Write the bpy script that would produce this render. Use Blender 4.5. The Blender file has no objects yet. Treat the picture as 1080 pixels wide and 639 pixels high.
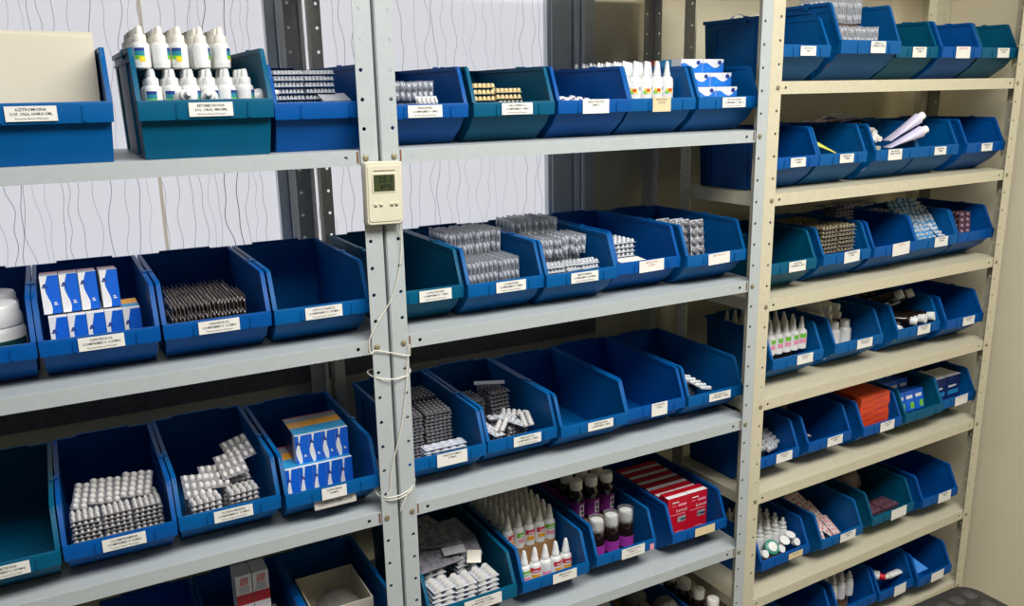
import bpy, math, random
from mathutils import Matrix, Vector, Euler
random.seed(7)
rnd = random.uniform
SC = bpy.context.scene
COL = SC.collection
PI = math.pi

# ------------------------------------------------------------------ materials
def lin(c):
    return tuple(((v/255)/12.92 if v/255 <= .04045 else (((v/255)+.055)/1.055)**2.4) for v in c)

MATS = {}
def mat(name, rgb, rough=.5, metal=0.0, var=.06, scale=30, trans=0.0, spec=.5, bump=0.0, emit=None, coat=0.0, stretch=(1, 1, 1)):
    if name in MATS: return MATS[name]
    m = bpy.data.materials.new(name); m.use_nodes = True
    nt = m.node_tree; b = nt.nodes['Principled BSDF']
    c = lin(rgb)
    tc = nt.nodes.new('ShaderNodeTexCoord'); mp = nt.nodes.new('ShaderNodeMapping')
    mp.inputs['Scale'].default_value = stretch
    nz = nt.nodes.new('ShaderNodeTexNoise'); nz.inputs['Scale'].default_value = scale
    nz.inputs['Detail'].default_value = 3
    nt.links.new(tc.outputs['Object'], mp.inputs['Vector']); nt.links.new(mp.outputs['Vector'], nz.inputs['Vector'])
    rp = nt.nodes.new('ShaderNodeValToRGB')
    rp.color_ramp.elements[0].position = .3; rp.color_ramp.elements[1].position = .7
    rp.color_ramp.elements[0].color = (*[v*(1-var) for v in c], 1)
    rp.color_ramp.elements[1].color = (*[min(1, v*(1+var)) for v in c], 1)
    nt.links.new(nz.outputs['Fac'], rp.inputs['Fac']); nt.links.new(rp.outputs['Color'], b.inputs['Base Color'])
    b.inputs['Roughness'].default_value = rough; b.inputs['Metallic'].default_value = metal
    b.inputs['Specular IOR Level'].default_value = spec
    b.inputs['Transmission Weight'].default_value = trans
    b.inputs['Coat Weight'].default_value = coat
    if trans > .5: b.inputs['IOR'].default_value = 1.12
    if bump:
        bp = nt.nodes.new('ShaderNodeBump'); bp.inputs['Strength'].default_value = bump; bp.inputs['Distance'].default_value = .001
        nt.links.new(nz.outputs['Fac'], bp.inputs['Height']); nt.links.new(bp.outputs['Normal'], b.inputs['Normal'])
    if emit:
        b.inputs['Emission Color'].default_value = (*lin(emit[0]), 1); b.inputs['Emission Strength'].default_value = emit[1]
    MATS[name] = m
    return m

M_white = mat('painted_steel_white', (178, 185, 185), .45, bump=.05, scale=60, var=.03)
M_cream = mat('painted_steel_cream', (204, 197, 170), .45, bump=.05, scale=60, var=.04)
M_galv = mat('painted_steel_grey', (196, 192, 182), .5, scale=40)
M_rust = mat('rust', (120, 72, 34), .8, var=.4, scale=300)
M_bolt = mat('bolt_zinc', (150, 140, 112), .45, .5, var=.25, scale=200)
M_wall = mat('wall_paint', (226, 216, 186), .8, var=.03, scale=4, bump=.05)
M_floor = mat('floor_tile', (150, 145, 135), .5, var=.1, scale=6)
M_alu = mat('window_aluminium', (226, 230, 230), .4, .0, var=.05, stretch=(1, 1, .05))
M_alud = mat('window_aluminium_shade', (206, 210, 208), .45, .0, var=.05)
BINS_M = {'royal': mat('bin_blue', (0, 78, 150), .42, var=.05, scale=18, spec=.16),
          'blue': mat('bin_mid_blue', (0, 85, 147), .42, var=.05, scale=18, spec=.16),
          'teal': mat('bin_teal', (0, 84, 116), .42, var=.06, scale=18, spec=.16)}
M_paper = mat('label_paper', (232, 230, 222), .7, var=.02)
M_tan = mat('label_paper_tan', (222, 202, 160), .7, var=.04)
M_ink = mat('ink_dark', (45, 45, 52), .7)
M_inkg = mat('ink_grey', (120, 120, 124), .7)
M_inkr = mat('ink_faded_red', (200, 150, 130), .7)
M_card = mat('brown_cardboard', (158, 118, 76), .8, var=.08)
M_box = mat('offwhite_board', (226, 218, 196), .75, var=.03, scale=8)
M_plw = mat('white_plastic', (228, 229, 226), .35, var=.02)
M_plo = mat('offwhite_plastic', (236, 231, 217), .4, var=.03)
M_plc = mat('clear_cup', (245, 245, 245), .08, trans=.85, var=.01)
M_foil = mat('silver_foil', (206, 209, 214), .3, .25, var=.12, scale=120, bump=.15)
M_foild = mat('dark_foil', (136, 134, 138), .35, .25, var=.2, scale=120, bump=.15)
M_clear = mat('clear_blister', (212, 216, 226), .28, var=.1, trans=.1, scale=90)
M_pillw = mat('white_pill', (212, 210, 206), .3, var=.03)
M_pills = mat('silver_bubble', (206, 209, 213), .2, .2, var=.08, scale=200)
M_pillg = mat('grey_bubble', (134, 132, 135), .25, .15, var=.2, scale=200)
M_pillgold = mat('cream_capsule', (222, 200, 150), .3, var=.12, scale=200)
M_goldf = mat('gold_foil', (190, 168, 120), .3, .3, var=.15, scale=120)
M_pillbrown = mat('amber_bubble', (122, 110, 80), .3, .1, var=.3, scale=200)
M_pillblue = mat('blue_foil', (70, 150, 205), .25, .2, var=.2, scale=120)
M_pillpink = mat('pink_pill', (226, 160, 160), .35, var=.12, scale=300)
M_plum = mat('plum_foil', (112, 78, 92), .35, .35, var=.3, scale=150)
M_cblue = mat('carton_blue', (18, 98, 210), .4, var=.02)
M_ccyan = mat('carton_cyan', (40, 150, 205), .4, var=.02)
M_corange = mat('carton_orange', (236, 166, 40), .4, var=.02)
M_cred = mat('carton_red', (196, 16, 40), .35, var=.03)
M_credband = mat('carton_red_band', (190, 30, 44), .4)
M_cpink = mat('carton_magenta', (176, 40, 80), .4)
M_cwhite = mat('carton_white', (236, 236, 236), .45, var=.02)
M_cgrey = mat('carton_grey', (150, 156, 160), .4)
M_cnavy = mat('carton_navy', (24, 44, 104), .4, var=.05)
M_cor = mat('carton_vermilion', (216, 76, 36), .45, var=.06)
M_green = mat('print_green', (116, 196, 60), .5)
M_yellow = mat('print_yellow', (246, 214, 40), .5)
M_teal = mat('print_teal', (40, 140, 160), .5)
M_dblue = mat('print_dark_blue', (36, 60, 140), .5)
M_pink = mat('print_pink', (232, 150, 176), .5)
M_red = mat('print_red', (214, 50, 66), .5)
M_purple = mat('print_purple', (150, 50, 150), .45)
M_dark = mat('brown_glass', (30, 18, 16), .12, var=.05, coat=.5)
M_lilac = mat('lilac_film', (206, 200, 222), .25, var=.05, scale=60)
M_dkgreen = mat('dark_green', (24, 74, 74), .4)
M_tealg = mat('green_lid', (50, 140, 120), .4)
M_device = mat('device_cream', (214, 208, 184), .45, var=.02)
M_lcd = mat('lcd_green', (62, 70, 44), .25, var=.04)
M_seg = mat('lcd_segment', (30, 36, 24), .4)
M_cord = mat('cord_white', (226, 222, 206), .6)
M_strap = mat('strap_tan_backlit_glow', (206, 196, 172), .6, emit=((206, 196, 180), .6))  # emission stands in for window light shining through the strap
M_cush = mat('seat_black', (42, 41, 40), .55, var=.2, scale=80)
M_cushp = mat('seat_grey_patch', (64, 62, 62), .6, var=.15, scale=80)
M_chrome = mat('chrome', (220, 220, 220), .12, 1.0, var=.02)
M_brfoil = mat('brown_grey_foil', (128, 118, 116), .3, .2, var=.3, scale=200, bump=.2)
M_graylump = mat('grey_pouch', (120, 116, 108), .6, var=.2, scale=40)

def film_mat():
    m = bpy.data.materials.new('frosted_film_daylight'); m.use_nodes = True
    nt = m.node_tree; b = nt.nodes['Principled BSDF']
    b.inputs['Roughness'].default_value = .6
    b.inputs['Base Color'].default_value = (*lin((150, 150, 160)), 1)
    tc = nt.nodes.new('ShaderNodeTexCoord'); nz = nt.nodes.new('ShaderNodeTexNoise'); nz.inputs['Scale'].default_value = 2
    nt.links.new(tc.outputs['Object'], nz.inputs['Vector'])
    rp = nt.nodes.new('ShaderNodeValToRGB')
    rp.color_ramp.elements[0].color = (.92, .91, .97, 1); rp.color_ramp.elements[1].color = (.96, .96, 1, 1)
    nt.links.new(nz.outputs['Fac'], rp.inputs['Fac']); nt.links.new(rp.outputs['Color'], b.inputs['Emission Color'])
    b.inputs['Emission Strength'].default_value = .68
    return m
M_film = film_mat()
M_filmline = mat('film_line', (128, 128, 138), .6, emit=((120, 120, 130), .2))
M_filmline2 = mat('film_line_faint', (176, 176, 186), .6, emit=((190, 190, 200), .4))

# ------------------------------------------------------------------ mesh builder
class MB:
    def __init__(s): s.v = []; s.f = []; s.mi = []; s.ms = []; s.sm = []
    def mid(s, m):
        if m not in s.ms: s.ms.append(m)
        return s.ms.index(m)
    def add(s, vs, fs, m, smooth=False, mx=None):
        o = len(s.v)
        if mx is not None: vs = [mx @ Vector(p) for p in vs]
        s.v += [tuple(p) for p in vs]; k = s.mid(m)
        for f in fs: s.f.append([i+o for i in f]); s.mi.append(k); s.sm.append(smooth)
    def loft(s, loops, m, caps=True, smooth=False, mx=None, closed=True):
        n = len(loops[0]); vs = [p for l in loops for p in l]; fs = []
        for i in range(len(loops)-1):
            for j in range(n if closed else n-1):
                a = i*n+j; b_ = i*n+(j+1) % n
                fs.append([a, b_, b_+n, a+n])
        if caps: fs.append(list(range(n))[::-1]); fs.append([len(vs)-n+i for i in range(n)])
        s.add(vs, fs, m, smooth, mx)
    def box(s, x0, x1, y0, y1, z0, z1, m, mx=None):
        s.loft([[(x0, y0, z0), (x1, y0, z0), (x1, y1, z0), (x0, y1, z0)], [(x0, y0, z1), (x1, y0, z1), (x1, y1, z1), (x0, y1, z1)]], m, mx=mx)
    def quad(s, pts, m, mx=None): s.add(pts, [list(range(len(pts)))], m, mx=mx)
    def lathe(s, prof, m, n=14, mx=None, caps=True, smooth=True):
        s.loft([[(r*math.cos(2*PI*j/n), r*math.sin(2*PI*j/n), z) for j in range(n)] for r, z in prof], m, caps, smooth, mx)
    def tube(s, pts, r, m, n=6, mx=None):
        loops = []
        for i, p in enumerate(pts):
            p = Vector(p); a = Vector(pts[max(0, i-1)]); b_ = Vector(pts[min(len(pts)-1, i+1)])
            t = (b_-a).normalized(); u = t.orthogonal().normalized() if i == 0 else (u0 - t*u0.dot(t)).normalized()
            u0 = u; w = t.cross(u)
            loops.append([p+u*(r*math.cos(2*PI*j/n))+w*(r*math.sin(2*PI*j/n)) for j in range(n)])
        s.loft(loops, m, True, True, mx)
    def holed(s, o, u, v, W, L, holes, r, t, m, mx=None):
        # plate spanned by u (W) and v (L), thickness t along -n; holes = [(a, b)] sorted by b, real openings
        o = Vector(o); u = Vector(u); v = Vector(v); n = u.cross(v)
        P = lambda a, b, k: o+u*a+v*b-n*(t*k)
        cuts = [0]+[(holes[i][1]+holes[i+1][1])/2 for i in range(len(holes)-1)]+[L]
        for i, (ca, cb) in enumerate(holes):
            l0, l1 = cuts[i], cuts[i+1]
            out = [(W, cb), (W, l1), (ca, l1), (0, l1), (0, cb), (0, l0), (ca, l0), (W, l0)]
            inn = [(ca+r*math.cos(k*PI/4), cb+r*math.sin(k*PI/4)) for k in range(8)]
            vs = [P(*q, 0) for q in out]+[P(*q, 0) for q in inn]+[P(*q, 1) for q in out]+[P(*q, 1) for q in inn]
            fs = []
            for k in range(8):
                j = (k+1) % 8
                fs += [[k, j, 8+j, 8+k], [16+j, 16+k, 24+k, 24+j], [8+k, 8+j, 24+j, 24+k]]
            fs += [[0, 16, 17, 1], [7, 23, 16, 0], [3, 19, 20, 4], [4, 20, 21, 5]]
            if i == 0: fs += [[5, 21, 22, 6], [6, 22, 23, 7]]
            if i == len(holes)-1: fs += [[1, 17, 18, 2], [2, 18, 19, 3]]
            s.add(vs, fs, m, mx=mx)
    def mesh(s, name):
        me = bpy.data.meshes.new(name); me.from_pydata(s.v, [], s.f)
        for m in s.ms: me.materials.append(m)
        me.polygons.foreach_set('material_index', s.mi); me.polygons.foreach_set('use_smooth', s.sm)
        me.update(); me.validate(); me.set_sharp_from_angle(angle=math.radians(38))
        return me
    def obj(s, name, parent=None, mx=None):
        return link(name, s.mesh(name), parent, mx)

def link(name, me, parent=None, mx=None):
    o = bpy.data.objects.new(name, me); COL.objects.link(o)
    if parent: o.parent = parent
    if mx is not None: o.matrix_basis = mx
    return o
def tag(o, label, cat, group=None):
    if not 4 <= len(label.split()) <= 16: print('LABELLEN', len(label.split()), label)
    o['label'] = label; o['category'] = cat
    if group: o['group'] = group
    return o
def T(x, y, z): return Matrix.Translation((x, y, z))
def RX(a): return Matrix.Rotation(math.radians(a), 4, 'X')
def RY(a): return Matrix.Rotation(math.radians(a), 4, 'Y')
def RZ(a): return Matrix.Rotation(math.radians(a), 4, 'Z')

# text jobs, turned into mesh once at the end
TEXT = []
def text(s, size, m, parent, mx, maxw=None, name='lettering'):
    cu = bpy.data.curves.new('txt', 'FONT'); cu.body = s; cu.size = size; cu.align_x = 'CENTER'; cu.align_y = 'CENTER'
    cu.resolution_u = 1; cu.space_line = .92; cu.offset = size*.010
    o = bpy.data.objects.new('txt', cu); COL.objects.link(o)
    TEXT.append((o, m, parent, mx, maxw, name))
def text_mesh_now(s, size, maxw=None):
    cu = bpy.data.curves.new('txt', 'FONT'); cu.body = s; cu.size = size; cu.align_x = 'CENTER'; cu.align_y = 'CENTER'; cu.resolution_u = 1
    o = bpy.data.objects.new('txt', cu); COL.objects.link(o); bpy.context.view_layer.update()
    me = bpy.data.meshes.new_from_object(o.evaluated_get(bpy.context.evaluated_depsgraph_get())); COL.objects.unlink(o)
    return me
def flush_text():
    bpy.context.view_layer.update(); dg = bpy.context.evaluated_depsgraph_get()
    for o, m, parent, mx, maxw, name in TEXT:
        me = bpy.data.meshes.new_from_object(o.evaluated_get(dg)); me.name = name
        me.materials.clear(); me.materials.append(m)
        xs = [v.co.x for v in me.vertices]
        k = 1.0
        if maxw and xs and max(xs)-min(xs) > maxw: k = maxw/(max(xs)-min(xs))
        link(name, me, parent, mx @ Matrix.Diagonal((k, 1, 1, 1)))
    for o, *_ in TEXT:
        cu = o.data; bpy.data.objects.remove(o); bpy.data.curves.remove(cu)

# ------------------------------------------------------------------ measured frame
PW = .0314; WB = .9273; Z1 = 1.6263; LIP = .0262; DB = .4237; P = .05; SP = .35
XC, YC, AC, WC, DC, PC, ZC, PWC, LIPC = .9393, .0118, .036, 1.019, .2879, .0518, 1.7326, .0383, .0287
MXC = T(XC, YC, 0) @ Matrix.Rotation(AC, 4, 'Z')
OFFC = [-5, 0, 5, 10, 15, 20, 26, 31]
def zshelf(u, k):      # top face of the k-th visible shelf
    return Z1-SP*(k-1)+LIP/2 if u != 'C' else ZC-PC*OFFC[k]+LIPC/2

# ------------------------------------------------------------------ setting
YW = .47
b = MB()
b.box(-1.9, 2.06, YW, YW+.12, -.0, 1.077, M_wall); b.box(.765, 2.06, YW, YW+.12, 1.077, 3.05, M_wall); b.box(-1.9, .765, YW, YW+.12, 2.35, 3.05, M_wall)
o = b.obj('wall_back'); o['kind'] = 'structure'
b = MB(); b.box(2.06, 2.18, -3.2, YW, 0, 3.05, M_wall); o = b.obj('wall_right'); o['kind'] = 'structure'
b = MB(); b.box(-1.9, 2.06, -3.2, YW, -.06, 0, M_floor); o = b.obj('floor'); o['kind'] = 'structure'
b = MB()
b.box(-1.9, .765, YW-.02, YW+.05, 1.077, 1.15, mat('sill_stone', (96, 94, 98), .5, var=.2, scale=60))
b.box(-1.9, .765, YW, YW+.05, 2.30, 2.35, M_alu)
b.box(-.079, -.058, YW-.005, YW+.04, 1.15, 2.30, M_alu); b.box(-.056, -.030, YW-.018, YW+.04, 1.15, 2.30, M_alu)
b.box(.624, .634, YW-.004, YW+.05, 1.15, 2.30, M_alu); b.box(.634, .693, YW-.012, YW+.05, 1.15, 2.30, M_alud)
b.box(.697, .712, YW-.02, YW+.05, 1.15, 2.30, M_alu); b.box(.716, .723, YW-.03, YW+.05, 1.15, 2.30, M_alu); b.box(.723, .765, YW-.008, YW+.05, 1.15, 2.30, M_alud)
win = b.obj('window_1'); win['kind'] = 'structure'
def pane(x0, x1):
    b = MB(); b.box(x0, x1, YW+.015, YW+.02, 1.15, 2.30, M_film)
    x = x0+.006
    while x < x1-.006:
        ph = [rnd(0, 6.28) for _ in range(4)]; am = [rnd(.002, .007), rnd(.001, .004)]; fr = [rnd(22, 40), rnd(50, 85)]
        w = random.choice([.0004, .0004, .0005, .0008]); m = M_filmline if random.random() < .45 else M_filmline2
        drift = rnd(-.02, .02)
        L, R = [], []
        N = 90
        for i in range(N+1):
            z = 1.15+1.15*i/N
            xx = x+am[0]*math.sin(fr[0]*z+ph[0])+am[1]*math.sin(fr[1]*z+ph[1])+drift*(z-1.7)
            xx = min(max(xx, x0+.001), x1-.001)
            L.append((xx-w, YW+.0146, z)); R.append((xx+w, YW+.0146, z))
        vs = L+R
        b.add(vs, [[i, N+1+i, N+2+i, i+1] for i in range(N)], m)
        x += rnd(.013, .034)
    return b.obj('frosted_pane', win)
pane(-1.9, -.079); pane(-.030, .624)

# ------------------------------------------------------------------ shelving racks
def upright(root, x, y, sx, sy, pw, m, zt, zoff, pitch, mx, bolts):
    # L-section: corner at (x, y); one flange runs sx along X, the other sy along Y
    n0 = math.ceil((.02-zoff)/pitch); n1 = math.floor((zt-.02-zoff)/pitch)
    zs = [zoff+pitch*i for i in range(n0, n1+1)]
    b = MB(); t = .0018
    hx = pw*.70
    if sx > 0: b.holed((x, y, 0), (1, 0, 0), (0, 0, 1), pw, zt, [(hx, z) for z in zs], .0036, -t*sy, m)
    else: b.holed((x-pw, y, 0), (1, 0, 0), (0, 0, 1), pw, zt, [(pw-hx, z) for z in zs], .0036, -t*sy, m)
    y0 = y if sy > 0 else y-pw
    b.holed((x, y0, 0), (0, 1, 0), (0, 0, 1), pw, zt, [(hx if sy > 0 else pw-hx, z) for z in zs], .0036, t*sx, m)
    o = b.obj('upright', root)
    for z in bolts:
        bb = MB(); d = -1 if sy > 0 else 1
        q = T(x+sx*hx, y+(-.0005 if sy > 0 else .0005), z) @ RX(90 if sy > 0 else -90)
        bb.lathe([(.0062, 0), (.0062, .0012), (.0052, .0032), (.003, .0042)], M_bolt, 8, q)
        bb.obj('bolt', o)
    return o
def shelf(root, x0, x1, y0, y1, zt, lip, m, rust=False):
    b = MB(); t = .0012
    b.box(x0, x1, y0+t, y1, zt-t, zt-.0002, m)
    b.tube([(x0, y0+.0014, zt-.0013), (x1, y0+.0014, zt-.0013)], .0015, m, 8)
    L = x1-x0
    hs = [(lip*.5, .055), (lip*.5, L-.055)]
    # front lip with a bolt hole near each end
    b.holed((x0, y0, zt), (0, 0, -1), (1, 0, 0), lip, L, hs, .0038, t, m)
    b.box(x0, x1, y1-t, y1, zt-lip, zt-t, m); b.box(x0, x0+t, y0+t, y1-t, zt-lip, zt-t, m); b.box(x1-t, x1, y0+t, y1-t, zt-lip, zt-t, m)
    b.box(x0, x1, y0+t, y0+.012, zt-lip, zt-lip+t, m)
    if rust:
        for xx in (x0+PW+.001, x1-PW-.004): b.box(xx, xx+.003, y0-.0006, y0, zt-lip*.85, zt-.002, M_rust)
    return b.obj('shelf_board', root)
def rack(label, x0, x1, d, pw, m, pitch, zoff, zt, shelfz, lip, mx, rust):
    root = bpy.data.objects.new('steel_shelving_rack', None); COL.objects.link(root); root.matrix_world = mx
    tag(root, label, 'shelving rack', 'steel racks along the wall')
    bz = [z-lip/2 for z in shelfz]
    for x, sx in ((x0, 1), (x1, -1)):
        upright(root, x, 0, sx, 1, pw, m, zt, zoff, pitch, mx, bz)
        upright(root, x-(.009 if x == -.009 else 0), d, sx, -1, pw, M_galv if m is M_white else m, zt, zoff, pitch, mx, [])
    for z in shelfz: shelf(root, x0+.0022, x1-.0022, .0022, d-.0022, z, lip, m, rust)
    return root
rack('white perforated steel rack at left, hygrometer on its right front post', -.009-.9273, -.009, DB, PW, M_white, P, Z1, 2.02,
     [zshelf('A', k) for k in range(0, 6)], LIP, Matrix(), True)
rack('white perforated steel rack in the middle, touching the cream rack', 0, WB, DB, PW, M_white, P, Z1, 2.02,
     [zshelf('B', k) for k in range(0, 6)], LIP, Matrix(), True)
rack('cream perforated steel rack at right with closely spaced shelves', 0, WC, DC, PWC, M_cream, PC, ZC, 2.27,
     [2.235]+[zshelf('C', k) for k in range(1, 8)], LIPC, MXC, False)

# ------------------------------------------------------------------ bins
ORD = ['zeroth', 'first', 'second', 'third', 'fourth', 'fifth', 'sixth', 'seventh', 'eighth', 'ninth', 'tenth', 'eleventh', 'twelfth', 'thirteenth',
       'fourteenth', 'fifteenth', 'sixteenth', 'seventeenth', 'eighteenth', 'nineteenth', 'twentieth', 'twenty-first', 'twenty-second', 'twenty-third', 'twenty-fourth', 'twenty-fifth', 'twenty-sixth']
SHN = {'A': ['', 'top', 'second', 'third', 'bottom', ''], 'B': ['', 'top', 'second', 'third', 'fourth', 'bottom'],
       'C': ['', 'top', 'second', 'third', 'fourth', 'fifth', 'sixth', 'bottom']}
UN = {'A': 'left', 'B': 'middle', 'C': 'right'}
MESHC = {}
def bin_mesh(W, H, Hf, D, sb, cname):
    key = (round(W, 4), H, Hf, D, cname, sb)
    if key in MESHC: return MESHC[key]
    m = BINS_M[cname]; b = MB(); t = .0026; band = .026*Hf/.078; ins0 = .0035; ys = .030*Hf/.078
    ins = lambda z: ins0*(1-min(1, z/(Hf*.9)))
    prof = [(sb, 0), (D-.006, 0), (D, H), (ys, H), (0.001, Hf), (0.001, Hf-band), (.009, Hf-band-.001)]
    for side in (0, 1):
        f = (lambda x: x) if side == 0 else (lambda x: W-x)
        A = [(f(ins(z)), y, z) for y, z in prof]; B = [(f(ins(z)+t), y, z) for y, z in prof]
        b.loft([A, B] if side == 0 else [B, A], m)
        # rim bead along the top edge and the front slope
        def bead(pts, hw, th):
            loops = []
            for i, (y, z) in enumerate(pts):
                a = pts[max(0, i-1)]; c = pts[min(len(pts)-1, i+1)]
                dy, dz = c[0]-a[0], c[1]-a[1]; l = math.hypot(dy, dz); ny, nz = dz/l, -dy/l
                if nz < 0 or (abs(nz) < 1e-6 and ny > 0): ny, nz = -ny, -nz
                x0, x1 = f(-hw), f(hw+t*.4)
                loops.append([(x0, y+ny*.0015, z+nz*.0015), (x1, y+ny*.0015, z+nz*.0015), (x1, y-ny*th, z-nz*th), (x0, y-ny*th, z-nz*th)])
            b.loft(loops, m)
        bead([(D, H), (D*.6, H), (ys+.006, H), (ys, H-.004), (.002, Hf)], .0032, .006)
        # second step of the rim, small joint block and side ribs
        xx = (f(-.0022), f(.001)); lo, hi = min(xx), max(xx)
        b.box(lo, hi, ys+.012, D-.004, H-.020, H-.017, m)
        xx = (f(-.0042), f(.002)); lo, hi = min(xx), max(xx)
        b.box(lo, hi, D*.40, D*.40+.012, H-.012, H+.004, m)
        for yy in (D*.30, D*.82):
            xs0 = f(ins0*.95-.003); xs1 = f(ins0*.95+.001); xt0 = f(-.0022); xt1 = f(.001)
            la = [(xs0, yy, .004), (xs1, yy, .004), (xs1, yy+.014, .004), (xs0, yy+.014, .004)]
            lb = [(xt0, yy, H-.02), (xt1, yy, H-.02), (xt1, yy+.014, H-.02), (xt0, yy+.014, H-.02)]
            b.loft([la, lb] if side == 0 else [lb, la], m)
    # bottom, back, sloping lower front, label band
    b.box(ins0, W-ins0, sb, D-.006, 0.0006, .0006+t, m)
    b.loft([[(ins0, D-.006-t, 0), (W-ins0, D-.006-t, 0), (W-ins0, D-.006, 0), (ins0, D-.006, 0)], [(0, D-t, H), (W, D-t, H), (W, D, H), (0, D, H)]], m)
    b.box(-.003, W+.003, D-.002, D+.004, H-.006, H+.0015, m); b.box(W*.22, W*.78, D-.002, D+.004, H, H+.005, m)
    b.loft([[(ins0, sb-.001, 0), (W-ins0, sb-.001, 0), (W-ins0, sb+t, 0), (ins0, sb+t, 0)],
            [(ins(.035), .009+(sb-.009)*.30, Hf*.38), (W-ins(.035), .009+(sb-.009)*.30, Hf*.38), (W-ins(.035), .009+(sb-.009)*.30+t, Hf*.38+.001), (ins(.035), .009+(sb-.009)*.30+t, Hf*.38+.001)],
            [(.001, .009, Hf-band), (W-.001, .009, Hf-band), (W-.001, .009+t, Hf-band), (.001, .009+t, Hf-band)]], m)
    b.loft([[(-.002, -.0028, Hf-band), (W+.002, -.0028, Hf-band), (W+.002, .012, Hf-band), (-.002, .012, Hf-band)],
            [(-.003, -.004, Hf-.003), (W+.003, -.004, Hf-.003), (W+.003, .004, Hf-.003), (-.003, .004, Hf-.003)],
            [(-.002, -.0028, Hf+.0005), (W+.002, -.0028, Hf+.0005), (W+.002, .003, Hf+.0005), (-.002, .003, Hf+.0005)]], m)
    for xx in (W*.26, W*.80): b.box(xx, xx+.004, -.0052, -.003, Hf-band+.002, Hf-.005, m)
    me = b.mesh('storage_bin'); MESHC[key] = me
    return me

BIN = {}
class Bin: pass
def make_bin(id_, u, k, n, x, W, yf, H, Hf, D, cname, desc, lines=None, lx=.53, lw=.068, lh=.022, tilt=0, paper=None, ink=None, dx=0, sbk=.072):
    sb = sbk*Hf/.078
    z = zshelf(u, k)
    r = Bin(); r.W = W; r.Hf = Hf; r.D = D; r.H = H; r.sb = sb
    r.mx = (MXC if u == 'C' else Matrix()) @ T(x, yf, z+.0004)
    r.nick = '%s bin, %s rack\'s %s shelf' % (ORD[n], UN[u], SHN[u][k])
    o = link('storage_bin', bin_mesh(W, H, Hf, D, sb, cname), None, r.mx)
    cn = {'royal': 'deep blue', 'blue': 'blue', 'teal': 'teal-blue'}[cname]
    tag(o, '%s plastic bin %s, %s' % (cn, desc, r.nick), 'bin', 'plastic bins on the racks')
    r.o = o; BIN[id_] = r
    if lines is not None:
        b = MB(); b.box(-lw/2, lw/2, -.0003, .0003, -lh/2, lh/2, paper or M_paper)
        mx = T(W*lx, -.0056, Hf-.013*Hf/.078) @ RY(tilt)
        c = b.obj('label_card', o, mx)
        ink = ink or M_ink
        n_ = len(lines)
        for i, s in enumerate(lines):
            small = (i == 2)
            text(s, .0058 if not small else .0042, M_inkg if small else ink, c, T(0, -.0006, lh/2-.0052-.0064*i) @ RX(90), lw*(.62 if i == 0 else .82))
    return r
CP = 'Comprimido'
# A rack
L = dict(H=.172, Hf=.092, D=.36, sbk=.022)
S = dict(H=.142, Hf=.076, D=.335)
C_ = dict(H=.148, Hf=.082, D=.245)
F3 = 'Farmacia Basica Municipal'
make_bin('A11', 'A', 1, 1, -.635, .204, .004, cname='blue', desc='with a big off-white box', lines=['AZITROMICINA', 'SUSP. ORAL 600MG/15ML', F3], lx=.47, **L)
make_bin('A12', 'A', 1, 2, -.391, .204, .004, cname='teal', desc='heaped with white bottles', lines=['BETAMETASONA', 'SOL. ORAL 4MG/ML', F3], lx=.52, **L)
make_bin('A13', 'A', 1, 3, -.177, .158, .02, H=.146, Hf=.084, D=.335, sbk=.035, cname='royal', desc='without a label, full of blisters')
make_bin('A21', 'A', 2, 1, -.757, .174, .025, cname='royal', desc='with a white jar', **S)
make_bin('A22', 'A', 2, 2, -.575, .174, .025, cname='royal', desc='with blue cartons', lines=['CARVEDILOL', 'COMPRIMIDO 6,25MG', F3], lx=.50, tilt=0, **S)
make_bin('A23', 'A', 2, 3, -.391, .174, .025, cname='royal', desc='with grey blisters on edge', lines=['CARVEDILOL', 'COMPRIMIDO 12,5MG', F3], lx=.50, **S)
make_bin('A24', 'A', 2, 4, -.207, .172, .022, cname='blue', desc='standing empty', lines=['CETOCONAZOL', 'COMPRIMIDO 200MG', F3], lx=.50, **S)
make_bin('A31', 'A', 3, 1, -.765, .170, .008, cname='teal', desc='standing empty', lines=['CIMETIDINA', 'COMPRIMIDO 200MG', F3], lx=.55, **S)
make_bin('A32', 'A', 3, 2, -.586, .173, .014, cname='royal', desc='full of stacked silver blisters', lines=['CLOMIPRAMINA', 'COMPRIMIDO 25MG', F3], lx=.52, **S)
make_bin('A33', 'A', 3, 3, -.404, .174, .022, cname='blue', desc='with silver capsule blisters', lines=['CLORPROMAZINA', 'COMPRIMIDO 100MG', F3], lx=.52, **S)
make_bin('A34', 'A', 3, 4, -.218, .177, .012, cname='blue', desc='with orange-topped blue cartons', lines=['CLARITROMICINA', '500MG'], lx=.50, lw=.048, lh=.023, **S)
make_bin('A41', 'A', 4, 1, -.548, .172, .01, H=.142, Hf=.076, D=.30, cname='royal', desc='barely visible below the shelf')
make_bin('A42', 'A', 4, 2, -.368, .174, .01, H=.142, Hf=.076, D=.30, cname='royal', desc='with red-banded white cartons')
make_bin('A43', 'A', 4, 3, -.188, .170, .01, H=.142, Hf=.076, D=.30, cname='blue', desc='with an open white box')
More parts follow.
